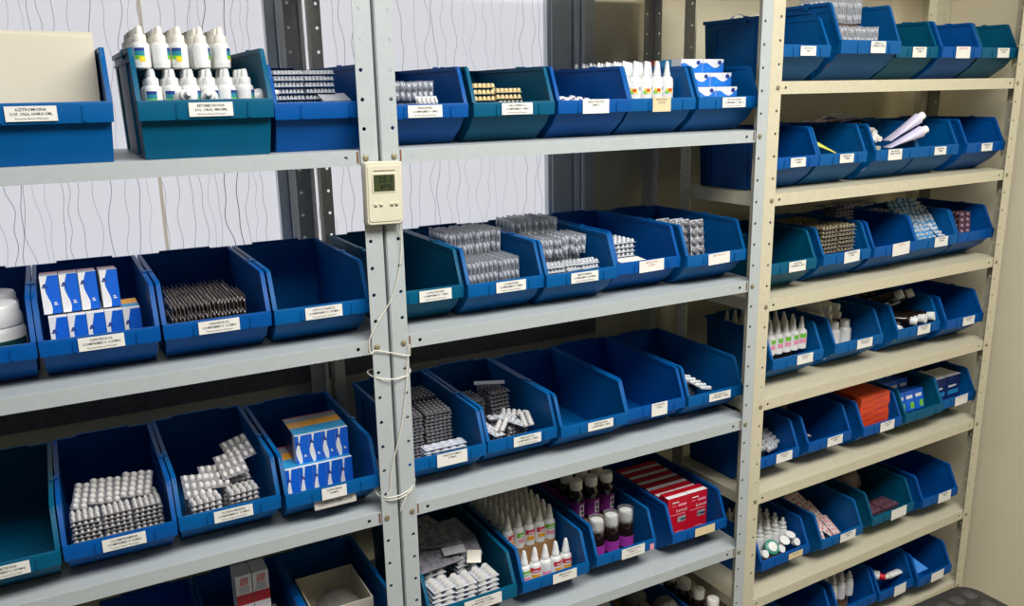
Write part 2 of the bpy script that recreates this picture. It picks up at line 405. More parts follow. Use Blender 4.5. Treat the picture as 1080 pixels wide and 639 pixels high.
# B rack
make_bin('B11', 'B', 1, 1, .008, .172, .022, cname='royal', desc='with clear blisters', lines=['ENALAPRIL', 'COMPRIMIDO 5MG', F3], lx=.50, **S)
make_bin('B12', 'B', 1, 2, .197, .173, .022, cname='teal', desc='with cream capsule blisters', lines=['HALOPERIDOL', 'COMPRIMIDO 5MG', F3], lx=.52, **S)
make_bin('B13', 'B', 1, 3, .384, .172, .022, cname='royal', desc='with a few white packs', lines=['HIDROCLOROTIAZ.', '50MG 9'], lx=.50, lw=.064, lh=.028, **S)
make_bin('B14', 'B', 1, 4, .563, .170, .026, cname='blue', desc='full of white nozzle bottles', lines=['IBUPROFENO', 'GOTAS'], lx=.46, lw=.048, lh=.030, paper=M_tan, ink=M_inkg, **S)
make_bin('B15', 'B', 1, 5, .744, .173, .022, cname='blue', desc='with stacked blue cartons', lines=['LEVOTIROXINA', 'COMPRIMIDO 25MCG', F3], lx=.56, **S)
make_bin('B21', 'B', 2, 1, .008, .156, .034, cname='teal', desc='standing empty behind the posts', lines=['LORATADINA', 'COMPRIMIDO 10MG', F3], lx=.62, **S)
make_bin('B22', 'B', 2, 2, .173, .169, .022, cname='blue', desc='with clear blisters on edge', lines=['LOSARTANA', 'COMPRIMIDO 50MG', F3], lx=.55, **S)
make_bin('B23', 'B', 2, 3, .349, .172, .014, cname='blue', desc='with silver blisters in two tiers', lines=['METFORMINA', 'COMPRIMIDO 850MG', F3], lx=.52, **S)
make_bin('B24', 'B', 2, 4, .538, .170, .032, cname='royal', desc='with one short stack of blisters', lines=['METILDOPA', '250MG'], ink=M_inkr, lx=.53, lw=.068, lh=.026, tilt=-1, **S)
make_bin('B25', 'B', 2, 5, .719, .172, .014, cname='blue', desc='with two upright clear blisters', lines=['METOPROLOL'], ink=M_inkr, lx=.52, lw=.064, lh=.026, tilt=-2, **S)
make_bin('B31', 'B', 3, 1, .034, .172, .038, cname='blue', desc='heaped with tall grey blister stacks', lines=['PARACETAMOL', '500MG'], lx=.55, lw=.068, lh=.028, **S)
make_bin('B32', 'B', 3, 2, .217, .168, .042, cname='blue', desc='with dark and silver blisters', lines=['PREDNISONA', 'COMPRIMIDO 20MG', F3], lx=.55, **S)
make_bin('B33', 'B', 3, 3, .392, .176, .030, cname='blue', desc='standing empty with narrow label', lines=['PREDNISONA', 'COMPRIMIDO 5MG'], lx=.57, lh=.020, **S)
make_bin('B34', 'B', 3, 4, .576, .167, .040, cname='royal', desc='standing empty with square label', lines=['PROPAFENONA', '300MG'], ink=M_inkg, lx=.54, lw=.046, lh=.032, **S)
make_bin('B35', 'B', 3, 5, .753, .168, .034, cname='blue', desc='with one silver blister', lines=['PROPRANOLOL', 'COMPRIMIDO 40MG'], lx=.56, lh=.020, **S)
make_bin('B41', 'B', 4, 1, .056, .205, .016, H=.150, Hf=.088, D=.36, cname='teal', desc='heaped with clear capsule blisters', lines=['SULFADIAZINA', 'COMPRIMIDO 500MG', F3], lx=.60, lw=.09, lh=.026)
make_bin('B42', 'B', 4, 2, .288, .172, .028, cname='blue', desc='with red-labelled white bottles', lines=['SIMETICONA', 'GOTAS'], lx=.62, lh=.024, lw=.064, **S)
make_bin('B43', 'B', 4, 3, .492, .170, .036, cname='blue', desc='with purple-labelled syrup bottles', lines=['XAROPE DE GUACO', 'FRASCO', F3], lx=.60, lh=.026, **S)
make_bin('B44', 'B', 4, 4, .712, .170, .028, cname='royal', desc='packed with red cartons', lines=[], paper=M_tan, lx=.58, lw=.064, lh=.022, **S)
make_bin('B51', 'B', 5, 1, .472, .172, .03, cname='royal', desc='with white-capped bottles', **S)
make_bin('B52', 'B', 5, 2, .660, .172, .03, cname='royal', desc='with grey pouches', **S)
make_bin('B53', 'B', 5, 3, .735, .006, .03, cname='royal', desc='holding dark bottles', **S) if False else None
# C rack (positions along the rack's own front)
def cb(id_, k, n, x, W, yf, cname, desc, lines, lx=.55, lw=.052, lh=.022, tilt=0, paper=None, ink=None, H=.148, Hf=.082, D=.245):
    return make_bin(id_, 'C', k, n, x, W, yf, H=H, Hf=Hf, D=D, cname=cname, desc=desc, lines=lines, lx=lx, lw=lw, lh=lh, tilt=tilt, paper=paper, ink=ink)
cb('C11', 1, 1, .045, .172, .02, 'blue', 'half behind the cream post', ['ACIDO FOLICO', '5MG'], .55)
cb('C12', 1, 2, .246, .220, .01, 'blue', 'with silver packs on edge', ['ALBENDAZOL', 'COMPRIMIDO 400MG', ''][:2], .60, .056, .028, 0, None, None, .182, .094, .26)
cb('C13', 1, 3, .474, .168, .024, 'teal', 'standing empty', ['AMIODARONA', '200MG'], .53, .056, .026)
cb('C14', 1, 4, .652, .170, .015, 'royal', 'standing empty with blank label', ['AMITRIPTILINA'], .50, .062, .030, 0, None, M_inkr)
cb('C15', 1, 5, .832, .168, .016, 'teal', 'standing empty against the right post', ['AMOXICILINA', '500MG'], .56, .056, .026)
cb('C21', 2, 1, .045, .162, .025, 'royal', 'standing empty', ['CLOTRIMAZOL', 'CREME'], .55)
cb('C22', 2, 2, .216, .172, .025, 'blue', 'with a yellow-green tube', ['DEXAMETASONA', 'CREME'], .55)
cb('C23', 2, 3, .425, .171, .022, 'blue', 'heaped with white ointment tubes', ['MICONAZOL', 'CREME VAGINAL'], .42, .056, .028)
cb('C24', 2, 4, .606, .172, .025, 'blue', 'standing empty beside ointment tubes', ['NISTATINA', 'CREME'], .52)
cb('C25', 2, 5, .819, .178, .022, 'royal', 'standing empty', ['PERMETRINA', 'LOCAO'], .50)
cb('C31', 3, 1, .050, .174, .025, 'teal', 'half behind the cream post', ['CAPTOPRIL', 'COMPRIMIDO 25MG'], .60, .060, .026)
cb('C32', 3, 2, .262, .180, .03, 'blue', 'with amber blisters on edge', ['CARBAMAZEPINA', '200MG'], .58, .060, .030, -2)
cb('C33', 3, 3, .455, .180, .025, 'royal', 'with blank white label', ['DIAZEPAM'], .60, .072, .034, -2, None, M_inkr)
cb('C34', 3, 4, .645, .182, .03, 'blue', 'heaped with blue-silver blisters', ['DIGOXINA', '0,25MG'], .58, .060, .028)
cb('C35', 3, 5, .836, .172, .03, 'royal', 'without a label, with pinkish blisters', None)
cb('C41', 4, 1, .108, .186, .04, 'blue', 'with pink-labelled white bottles', ['DIPIRONA', 'GOTAS'], .62, .060, .026)
cb('C42', 4, 2, .352, .196, .045, 'blue', 'with white bottles and brown carton', ['HIDROXIDO DE ALUMINIO', 'SUSPENSAO'], .60, .064, .026)
cb('C43', 4, 3, .612, .190, .04, 'blue', 'with tumbled dark bottles', ['SALBUTAMOL', 'XAROPE'], .60, .058, .026)
cb('C44', 4, 4, .818, .178, .025, 'royal', 'standing empty', ['PARACETAMOL', 'GOTAS'], .58, .058, .026)
cb('C51', 5, 1, .045, .168, .03, 'royal', 'with silver-bubble blisters', ['FENITOINA', '100MG'], .66, .060, .026)
cb('C52', 5, 2, .254, .170, .03, 'royal', 'with one dark blister', ['FENOBARBITAL', '100MG'], .60, .062, .026)
cb('C53', 5, 3, .468, .166, .02, 'royal', 'with stacked orange cartons', ['FLUOXETINA', '20MG'], .60, .062, .028)
cb('C54', 5, 4, .656, .174, .02, 'teal', 'with blue green-tagged cartons', None)
cb('C55', 5, 5, .846, .168, .03, 'blue', 'with white-topped navy cartons', ['RIVAROXABANA'], .55, .064, .030, -2, None, M_inkr)
cb('C61', 6, 1, .098, .184, .03, 'royal', 'with white eye-drop bottles', ['TIMOLOL'], .70, .056, .018, 0, M_tan, M_inkg)
cb('C62', 6, 2, .326, .172, .02, 'blue', 'with pink-and-white tablet blisters', ['VARFARINA', '5MG'], .62, .066, .026)
cb('C63', 6, 3, .560, .190, .03, 'teal', 'with plum blisters', [], .62, .072, .032, -1)
cb('C64', 6, 4, .786, .174, .02, 'royal', 'standing empty', ['VERAPAMIL', '80MG'], .60, .064, .032)
cb('C70', 7, 1, .218, .176, .02, 'royal', 'in the dark beside the post', None)
cb('C71', 7, 2, .425, .168, .02, 'royal', 'with white dropper bottles', None)
cb('C72', 7, 3, .603, .159, .012, 'royal', 'with a red-capped tube', [], .58, .056, .034)
cb('C73', 7, 4, .772, .166, -.002, 'royal', 'with a bright blue leaflet', [], .55, .064, .030)

# ------------------------------------------------------------------ protos and spawning
# a proto: (name, category, mesh, [(part name, mesh, [(sub name, mesh)])])
def spawn(pr, mx, label, group=None):
    name, cat, me, parts = pr
    o = link(name, me, None, mx); tag(o, label, cat, group)
    for pn, pm, subs in parts:
        c = link(pn, pm, o)
        for sn, sm in subs: link(sn, sm, c)
    return o
def put(bid, pr, x, y, z, desc, where, rx=0, ry=0, rz=0, group=None):
    b = BIN[bid]
    rot = RZ(rz) @ RY(ry) @ RX(rx)
    lab = '%s, %s, %s' % (desc, where, b.nick) if where else '%s, %s' % (desc, b.nick)
    return spawn(pr, b.mx @ T(x, y, z) @ rot, lab, group or (desc+'s in the '+b.nick))

# ---- blister packs: card lies in XY centred, bubbles up
def blister(nx, ny, w, l, rx, ry, h, mcard, mbub, t=.0008, name='blister_pack'):
    b = MB(); b.box(-w/2, w/2, -l/2, l/2, 0, t, mcard); card = b.mesh('blister_card')
    b = MB(); n = 8
    for i in range(nx):
        for j in range(ny):
            cx = -w/2+w*(i+.5)/nx; cy = -l/2+l*(j+.5)/ny
            loops = [[(cx+rx*k*math.cos(2*PI*q/n), cy+ry*k*math.sin(2*PI*q/n), t+z) for q in range(n)] for k, z in ((1, 0), (.95, h*.55), (.62, h*.92))]
            b.loft(loops, mbub, False, True)
            o = len(b.v); b.add([(cx+rx*.62*math.cos(2*PI*q/n), cy+ry*.62*math.sin(2*PI*q/n), t+h*.92) for q in range(n)], [list(range(n))], mbub, True)
    return (name, 'blister pack', card, [('tablet_bubbles', b.mesh('tablet_bubbles'), [])])
# ---- bottles
def labelled(b, r, z0, z1, m, a0=-70, a1=70, n=12):
    # label wrap facing -Y between angles a0..a1 (degrees)
    L = []
    for z in (z0, z1): L.append([(r*math.sin(math.radians(a0+(a1-a0)*i/n)), -r*math.cos(math.radians(a0+(a1-a0)*i/n)), z) for i in range(n+1)])
    vs = L[0]+L[1]; b.add(vs, [[i, i+1, n+2+i, n+1+i] for i in range(n)], m, True)
def bottle(name, cat, r, hb, hs, hc, mbody, mcap, capprof, labels, n=14, rn=None):
    rn = rn or r*.5
    b = MB(); b.lathe([(r*.85, 0), (r, .002), (r, hb), (r*.92, hb+(hs-hb)*.4), (r*.7, hb+(hs-hb)*.8), (rn, hs), (rn, hs+.003)], mbody, n); body = b.mesh(name)
    b = MB(); b.lathe([(q*1.0, hs+z) for q, z in capprof], mcap, n); cap = b.mesh('cap')
    parts = [('cap', cap, [])]
    if labels:
        b = MB()
        for (dr, z0, z1, m, a0, a1) in labels: labelled(b, r+dr, z0, z1, m, a0, a1)
        parts.append(('wrap_label', b.mesh('wrap_label'), []))
    return (name, cat, body, parts)
# ---- cartons: x centred, y 0..d, z 0..h ; front face looks to -Y
def wave_front(b, w, h, mb, mw, logo=True, left=0.0, mid=.36):
    e = -.0003; N = 14
    L = [(-w/2+(w*(left*(.75+.6*math.sin(2*PI*(i/N)+2.2))) if left else 0), e, h*i/N) for i in range(N+1)]
    R = [(-w/2+w*(mid+left*.5+(.13 if not left else .07)*math.sin(2*PI*(i/N)*1.0+.6)), e, h*i/N) for i in range(N+1)]
    b.add(L+R, [[i, N+1+i, N+2+i, i+1] for i in range(N)], mw)
    if logo:
        for (dx, dz, rr) in ((0, 0, .0024), (.0022, -.0036, .0022), (-.002, -.0034, .002)):
            cx = -w/2+w*.22+dx; cz = h*.76+dz
            b.quad([(cx+rr*math.cos(q*PI/4), e*2, cz+rr*math.sin(q*PI/4)) for q in range(8)], M_dblue)
        for i, ww in enumerate((.2, .14)): b.quad([(w*.12, e, h*(.22+.05*i)), (w*.12+w*ww, e, h*(.22+.05*i)), (w*.12+w*ww, e, h*(.25+.05*i)), (w*.12, e, h*(.25+.05*i))], M_cwhite)
def carton(w, d, h, mfront, mside, mtop, strips_top=None, deco=None, strips_left=None, name='medicine_carton'):
    b = MB()
    v = [(-w/2, 0, 0), (w/2, 0, 0), (w/2, d, 0), (-w/2, d, 0), (-w/2, 0, h), (w/2, 0, h), (w/2, d, h), (-w/2, d, h)]
    for f, m in (([0, 1, 5, 4], mfront), ([1, 2, 6, 5], mside), ([2, 3, 7, 6], mfront), ([3, 0, 4, 7], mside), ([4, 5, 6, 7], mtop), ([3, 2, 1, 0], mside)):
        b.add([v[i] for i in f], [[0, 1, 2, 3]], m)
    e = .0003
    for (a0, a1, m) in strips_top or []: b.quad([(-w/2, d*a0, h+e), (w/2, d*a0, h+e), (w/2, d*a1, h+e), (-w/2, d*a1, h+e)], m)
    for (a0, a1, m) in strips_left or []: b.quad([(-w/2-e, d*a1, 0), (-w/2-e, d*a0, 0), (-w/2-e, d*a0, h), (-w/2-e, d*a1, h)], m)
    if deco: deco(b, w, d, h)
    return (name, 'carton', b.mesh(name), [])

STUFF = MB()
def fill(bid, pr, x, y, z, rx=0, ry=0, rz=0):
    # a hidden lower pack: goes into the one uncounted heap
    mx = BIN[bid].mx @ T(x, y, z) @ RZ(rz) @ RY(ry) @ RX(rx)
    for me in [pr[2]]+[p[1] for p in pr[3]]:
        for k, m in enumerate(me.materials):
            STUFF.add([v.co for v in me.vertices], [list(p.vertices) for p in me.polygons if p.material_index == k], m, True, mx)
def fy(bid, z):
    b = BIN[bid]; sb = b.sb
    return max(.016, sb*(1-z/(b.Hf*.68))+.007)
def stack(bid, pr, x, y, half, ztop, pitch, nvis, desc, sname, rz=0, jrz=3, jx=.001, jy=.001, rx=0, fillto=.0045):
    # packs piled flat; the nvis topmost are things, the hidden ones below join the heap
    n = max(nvis, int((ztop-fillto)/pitch)); z0 = ztop-pitch*n
    for k in range(n):
        z = max(z0+pitch*k, .0045); yy = max(y, fy(bid, z)+half)
        a = (x+rnd(-jx, jx), yy+rnd(-jy, jy), z); rr = rz+rnd(-jrz, jrz)
        if n-k <= nvis: put(bid, pr, *a, desc, '%s from top of %s' % (ORD[n-k], sname), rz=rr, rx=rx)
        else: fill(bid, pr, *a, rz=rr)
def edge_row(bid, pr, x0, pitch, n, y, half, z, desc, where, jy=.003, jz=.001, jr=3, hidden=False):
    # packs standing on edge side by side
    for i in range(n):
        yy = max(y, fy(bid, max(.0045, z-.028))+half)+rnd(-jy, jy)
        a = (x0+pitch*i, yy, z+rnd(-jz, jz))
        if hidden: fill(bid, pr, *a, ry=-90+rnd(-jr, jr))
        else: put(bid, pr, *a, desc, '%s, %s from left' % (where, ORD[i+1]), ry=-90+rnd(-jr, jr), rz=rnd(-1, 1))

# ------------------------------------------------------------------ contents: left rack
# A11 off-white box
b = MB(); w, d, h = .174, .24, .196
b.box(-w/2, w/2, 0, d, 0, h, M_box)
b.loft([[(-w/2+.002, -.0012, .01), (w/2-.03, -.0012, .01), (w/2-.004, -.0012, h*.96), (-w/2+.002, -.0012, h*.985)], [(-w/2+.002, 0, .01), (w/2-.03, 0, .01), (w/2-.004, 0, h*.96), (-w/2+.002, 0, h*.985)]], M_box)
o = b.obj('cardboard_box', None, BIN['A11'].mx @ T(.1085, .098, .0045) @ RY(.5)); tag(o, 'big plain off-white box filling the first bin, left rack\'s top shelf', 'box')

W12 = [(.0003, .008, .034, M_cwhite, -80, 80), (.0006, .028, .033, M_dblue, 8, 75), (.0006, .021, .028, M_teal, 8, 75), (.0006, .015, .021, M_green, 8, 75), (.0008, .011, .019, M_yellow, 40, 75)]
CAP_DROP = [(.0100, -.004), (.0100, .006), (.0088, .0085), (.0062, .0095), (.0052, .018), (.0040, .0222), (.0030, .0225)]
P_A12 = bottle('dropper_bottle', 'bottle', .0138, .036, .044, 0, M_plw, M_plw, [(r_, z+.001) for r_, z in CAP_DROP], W12)
P_A12b = bottle('dropper_bottle', 'bottle', .0138, .036, .044, 0, M_plw, M_plo, [(r_, z+.001) for r_, z in CAP_DROP], W12)
ang = [-35, 10, -10, 30, -25, 20]
for row in range(2):
    for i in range(6):
        put('A12', P_A12, .030+.0285*i, .060+.030*row, .0045, 'white dropper bottle', '%s from left, hidden lowest %s row' % (ORD[i+1], ('front', 'rear')[row]), rz=ang[i])
def tier(bid, pr, xs, ys, z, desc, tname, rzs, jit=.001):
    for r_, y in enumerate(ys):
        for i, x in enumerate(xs):
            rz = rzs[i % len(rzs)] if r_ == 0 else rnd(-70, 70)
            rn = ('front', 'second', 'third', 'fourth', 'fifth', 'sixth', 'seventh', 'eighth')[r_]
            put(bid, pr, x+rnd(-jit, jit), y+rnd(-jit, jit), z, desc, '%s from left, %s row%s' % (ORD[i+1], rn, tname), rz=rz)
tier('A12', P_A12, [.029+.0288*i for i in range(6)], (.050, .081, .112), .0735, 'white bottle', ' of lower tier', [-60, -70, 25, -10, 5, 20])
tier('A12', P_A12b, [.022, .052, .081, .114, .148], (.090, .121, .152, .183, .214, .245, .276, .307), .1425, 'white bottle', ' of upper tier', [-60, 30, -70, 35, 20, 40])
for i, (x, y, rz) in enumerate(((.066, .030, 8), (.118, .030, -12), (.165, .034, 75))):
    put('A12', P_A12, x, y+.030, .088, 'white bottle', 'lying at the rim, %s from left' % ORD[i+1], rx=78, rz=rz)

# A13 stacked silver blisters
P_sil = blister(8, 2, .053, .030, .0029, .0060, .0062, M_foil, M_pills)
for sx, nm in ((.040, 'left stack'), (.096, 'right stack')):
    stack('A13', P_sil, sx, .070, .017, .143, .0108, 7, 'silver blister pack', nm, jrz=2)
    for k in range(12): fill('A13', P_sil, sx, .118, .0045+.0108*k)
put('A13', P_sil, .118, .050, .092, 'silver blister pack', 'loose in front, foil side up', rx=205, rz=8)
P_bub = blister(5, 2, .044, .030, .0040, .0062, .0065, M_foil, M_pills)
# A21 white jar
b = MB(); b.lathe([(.040, 0), (.044, .004), (.044, .072), (.040, .078), (.036, .082)], M_plw, 28); body = b
o = body.obj('plastic_jar', None, BIN['A21'].mx @ T(.118, .123, .0045)); tag(o, 'white plastic jar with ribbed cap in the first bin, left rack\'s second shelf', 'jar')
b = MB(); b.lathe([(.039, .080), (.041, .082), (.041, .098), (.0385, .102), (.0385, .112), (.036, .116)], M_plw, 28); b.obj('screw_cap', o)
b = MB(); labelled(b, .0444, .030, .060, M_dkgreen, -20, 75, 14); lb = b.obj('wrap_label', o)
put('A21', ('plastic_jar', 'jar', o.data, [('screw_cap', o.children[0].data, [])]), .112, .225, .0045, 'white ribbed jar behind front jar', '')

# A22 blue cartons
def deco_wave(b, w, d, h): wave_front(b, w, h, M_cblue, M_cwhite)
def deco_wave_thin(b, w, d, h): wave_front(b, w, h, M_cblue, M_cwhite, True, .20, .30)
P_ca_lo = carton(.0275, .085, .090, M_cblue, M_cwhite, M_cwhite, [(.0, .25, M_cwhite), (.25, .6, M_cgrey), (.6, 1, M_ccyan)], deco_wave)
P_ca_up = carton(.0275, .085, .064, M_cblue, M_cwhite, M_cwhite, [(.0, .12, M_cwhite), (.12, .6, M_cgrey), (.6, 1, M_cpink)], deco_wave)
P_ca_lo2 = carton(.0275, .085, .090, M_cblue, M_cwhite, M_cwhite, [(0, .2, M_cwhite), (.2, .5, M_ccyan), (.5, 1, M_corange)], deco_wave)
for i in range(5):
    put('A22', P_ca_lo if i < 4 else P_ca_lo2, .029+.0283*i, .0765, .0045, 'blue-and-white carton', '%s from left in lower row' % ORD[i+1])
for i in range(4):
    put('A22', P_ca_up, .024+.0288*i+(.004 if i == 3 else 0), .0925, .0985, 'blue-and-white carton', '%s from left in upper row' % ORD[i+1], rx=-6)

# A23 grey blisters on edge
P_edge = blister(2, 5, .044, .085, .0050, .0065, .0026, M_brfoil, M_brfoil)
edge_row('A23', P_edge, .024, .0076, 17, .118, .044, .0270, 'grey blister', '', hidden=True)
edge_row('A23', P_edge, .024, .0066, 20, .125, .044, .0715, 'grey-brown blister', 'on edge', jz=.0015, jr=2.5)
edge_row('A23', P_edge, .030, .0078, 15, .220, .044, .0270, 'grey blister', '', hidden=True)
edge_row('A23', P_edge, .030, .0078, 15, .215, .044, .0700, 'grey blister', '', hidden=True)

# A32 silver blisters in three stacks plus slanted top ones
P_w = blister(5, 2, .047, .040, .0036, .0085, .0058, M_foild, M_pillw)
for x, nm in ((.037, 'left stack'), (.086, 'centre stack'), (.135, 'right stack')):
    stack('A32', P_w, x, .058, .021, .106, .0079, 7, 'silver blister', nm, jrz=2)
    for k in range(11): fill('A32', P_w, x, .122, .0045+.0079*k)
P_w2 = blister(2, 5, .0265, .060, .0055, .0053, .0058, M_foild, M_pillw)
for i in range(5):
    put('A32', P_w2, .034+.0262*i, .118, .108+.003*(i % 2), 'silver blister', 'slanted on top, %s from left' % ORD[i+1], rx=24, rz=-8+rnd(-4, 4), ry=8)
# A33 capsule blisters
P_cap = blister(4, 3, .052, .052, .0052, .0080, .0070, M_foild, M_pillw)
P_w3 = blister(5, 2, .056, .036, .0046, .0080, .0068, M_foild, M_pillw)
for x, nm, zt in ((.052, 'left stack', .080), (.119, 'right stack', .084)):
    stack('A33', P_w3, x, .062, .019, zt, .0086, 6, 'silver capsule blister', nm, rz=3, jrz=4)
    for k in range(9): fill('A33', P_w3, x, .125, .0045+.0086*k)
for i, (x, y, z, rx, ry, rz) in enumerate(((.044, .088, .089, 34, 10, 6), (.078, .104, .094, 36, 10, 12), (.112, .112, .108, 40, -4, 10), (.132, .140, .125, 40, -10, 12))):
    put('A33', P_cap, x, y, z, 'silver capsule blister', 'propped on top, %s from left' % ORD[i+1], rx=rx, ry=ry, rz=rz)

# A34 orange-topped cartons
P_c34u = carton(.0262, .105, .058, M_cblue, M_cwhite, M_cwhite, [(.0, .06, M_cwhite), (.06, .42, M_ccyan), (.42, .72, M_corange), (.72, .94, M_cgrey), (.94, 1, M_cpink)], deco_wave_thin, [(.2, 1, M_cnavy)])
P_c34l = carton(.0262, .120, .086, M_cblue, M_cwhite, M_cwhite, [(.0, .06, M_cwhite), (.06, .42, M_ccyan), (.42, .72, M_corange), (.72, .94, M_cgrey), (.94, 1, M_cpink)], deco_wave_thin, [(.2, 1, M_cnavy)])
for i in range(5):
    put('A34', P_c34l, .031+.0268*i, .0765, .0045, 'blue orange-topped carton', '%s from left in lower row' % ORD[i+1], rz=-1)
for i in range(4):
    put('A34', P_c34u, .058+.0268*i, .0935, .0910, 'blue orange-topped carton', '%s from left in upper row' % ORD[i+1], rz=-1)
b = MB(); b.box(-.041, .041, -.0004, .0004, -.0095, .0095, mat('strip_grey_paper', (196, 192, 184), .7))
tape = b.obj('paper_strip', BIN['A34'].o, T(.092, .0045, .0395) @ RX(-6)); tape['label'] = 'grey paper strip with handwriting'
text('CLARITROMICINA', .0095, M_inkg, tape, T(0, -.0008, 0) @ RX(90), .068)

# A42 white cartons with red band, A43 open box
def deco_red(b, w, d, h):
    e = -.0003
    b.quad([(-w/2, e, h*.46), (w/2, e, h*.46), (w/2, e, h*.65), (-w/2, e, h*.65)], M_credband)
    for i in range(4):
        x = -w*.26+w*.13*i
        b.quad([(x, e, h*.81), (x+w*.06, e, h*.81), (x+w*.18, e, h*.95), (x+w*.10, e, h*.95)], M_cor)
    for z in (.69, .73, .77): b.quad([(-w*.3, e, h*z), (w*.3, e, h*z), (w*.3, e, h*(z+.015)), (-w*.3, e, h*(z+.015))], M_cgrey)
P_a42 = carton(.032, .05, .122, M_cwhite, M_cwhite, M_cwhite, None, deco_red)
P_a42b = carton(.032, .12, .085, M_cwhite, M_cwhite, M_cwhite, None, deco_red)
for i in range(2): put('A42', P_a42, .078+.0335*i, .135, .0900, 'tall white red-banded carton', ('left', 'right')[i]+' of two')
for i in range(4): put('A42', P_a42b, .032+.0335*i, .080, .0045, 'shorter white carton', '%s from left' % ORD[i+1])
b = MB(); w, d, h, t = .128, .15, .108, .003
for a in ((-w/2, w/2, 0, t, 0, h), (-w/2, w/2, d-t, d, 0, h), (-w/2, -w/2+t, t, d-t, 0, h), (w/2-t, w/2, t, d-t, 0, h), (-w/2, w/2, 0, d, 0, t)): b.box(*a, M_box)
tag(b.obj('open_box', None, BIN['A43'].mx @ T(.084, .082, .0045)), 'open white cardboard box without lid in third bin, left rack\'s bottom shelf', 'box')
def lump(r, sx, sy, sz, m, n=14, seed=0):
    random.seed(seed); b = MB(); loops = []
    for i in range(1, 8):
        th = PI*i/8
        loops.append([(sx*math.sin(th)*math.cos(2*PI*j/n)*(1+rnd(-.16, .16)), sy*math.sin(th)*math.sin(2*PI*j/n)*(1+rnd(-.16, .16)), sz*(-math.cos(th)+rnd(-.1, .1))) for j in range(n)])
    b.loft(loops, m, True, True); return b.mesh('pouch')
P_lump = ('pouch', 'pouch', lump(1, .045, .055, .028, M_graylump, seed=3), [])
put('A43', P_lump, .090, .150, .075, 'grey lumpy pouch inside open box', '')

# ------------------------------------------------------------------ contents: middle rack
P_clr = blister(2, 5, .050, .092, .0065, .0072, .0042, M_foil, M_clear)
# B11
P_clrs = blister(2, 4, .036, .075, .0075, .0078, .0045, M_foil, M_clear)
edge_row('B11', P_clrs, .024, .0118, 10, .105, .039, .023, 'clear blister', '', hidden=True)
edge_row('B11', P_clrs, .024, .0118, 10, .105, .039, .060, 'clear blister', '', hidden=True)
edge_row('B11', P_clrs, .030, .0118, 10, .108, .039, .100, 'clear blister', 'on edge')
put('B11', blister(5, 1, .045, .022, .0036, .0085, .0055, M_foil, M_pillw), .112, .046, .080, 'short blister of white capsules', 'leaning in front', rx=60, rz=4)
# B12 cream capsules in stacks
P_gold = blister(6, 2, .058, .032, .0044, .0066, .0085, M_goldf, M_pillgold)
stack('B12', P_gold, .050, .075, .018, .116, .0122, 4, 'cream capsule blister', 'left stack', jrz=4, jx=.003)
stack('B12', P_gold, .113, .080, .018, .106, .0122, 3, 'cream capsule blister', 'right stack', rz=-3, jrz=5, jx=.004)
# B13
P_lil = blister(2, 5, .04, .08, .006, .006, .004, M_lilac, M_plw)
stack('B13', P_lil, .075, .125, .045, .060, .0062, 1, 'pale blister', 'low pile', rz=88)
for i, (x, y, z, rz, rx) in enumerate(((.044, .072, .078, 70, 12), (.088, .078, .075, 80, 8), (.120, .080, .075, 62, 10))):
    put('B13', P_lil, x, y, z, 'pale blister', 'lying loose, %s from left' % ORD[i+1], rz=rz, rx=rx)
# B14 nozzle bottles
L14 = [(.0003, .012, .036, M_cwhite, -80, 80), (.0006, .014, .024, M_yellow, -60, 0), (.0006, .013, .019, M_green, -70, -35), (.0006, .017, .023, M_red, -40, -10), (.0006, .020, .027, M_dblue, 15, 22), (.0006, .020, .027, M_dblue, 27, 34)]
CAP_N = [(.0075, 0), (.0075, .006), (.0062, .008), (.005, .018), (.0032, .030), (.0022, .032)]
P_b14 = bottle('nozzle_bottle', 'bottle', .0142, .040, .050, 0, M_plw, M_plw, CAP_N, L14)
tier('B14', P_b14, [.026+.0295*i for i in range(5)], [.062+.0315*i for i in range(7)], .073, 'white nozzle bottle', '', [20, -10, 15, 10])
for i in range(7):
    for j in range(0): pass
b = MB(); b.box(.016, .150, .082, .300, .0045, .0725, M_card); tag(b.obj('cardboard_tray', None, BIN['B14'].mx), 'brown cardboard box beneath nozzle bottles, fourth bin, middle rack\'s top shelf', 'cardboard')
# B15 cartons lying lengthwise
def deco_wave_h(b, w, d, h):
    e = -.0003; N = 14
    U = [(-w/2+w*i/N, e, h) for i in range(N+1)]
    D_ = [(-w/2+w*i/N, e, h*(.62+.22*math.sin(2*PI*i/N+.9)-.12*(1-i/N))) for i in range(N+1)]
    b.add(D_+U, [[i, i+1, N+2+i, N+1+i] for i in range(N)], M_cwhite)
    cx, cz, rr = w*.30, h*.74, h*.17
    b.quad([(cx+rr*1.2*math.cos(q*PI/4), 2*e, cz+rr*math.sin(q*PI/4)) for q in range(8)], M_dblue)
    b.quad([(-w*.32, e, h*.25), (-w*.12, e, h*.25), (-w*.12, e, h*.36), (-w*.32, e, h*.36)], M_ccyan)
P_c15 = carton(.062, .115, .0305, mat('carton_sky_blue', (34, 124, 222), .4), M_cwhite, M_cwhite, [(.0, .06, M_cwhite), (.06, .5, M_ccyan), (.5, .8, M_corange), (.8, 1, M_cred)], deco_wave_h, [(.0, .3, M_cwhite), (.3, .7, M_ccyan), (.7, .86, M_yellow), (.86, 1, M_cred)])
for lay, (y, nrow) in enumerate(((.080, 2), (.056, 2), (.036, 2), (.062, 2), (.090, 2))):
    for i in range(2):
        for r_ in range(2):
            put('B15', P_c15, .048+.0635*i+(.005 if lay > 2 else 0), y+.118*r_, .0045+.0313*lay, 'blue wave-print carton', '%s %s of %s layer' % (('front', 'rear')[r_], ('left', 'right')[i], ORD[lay+1]))
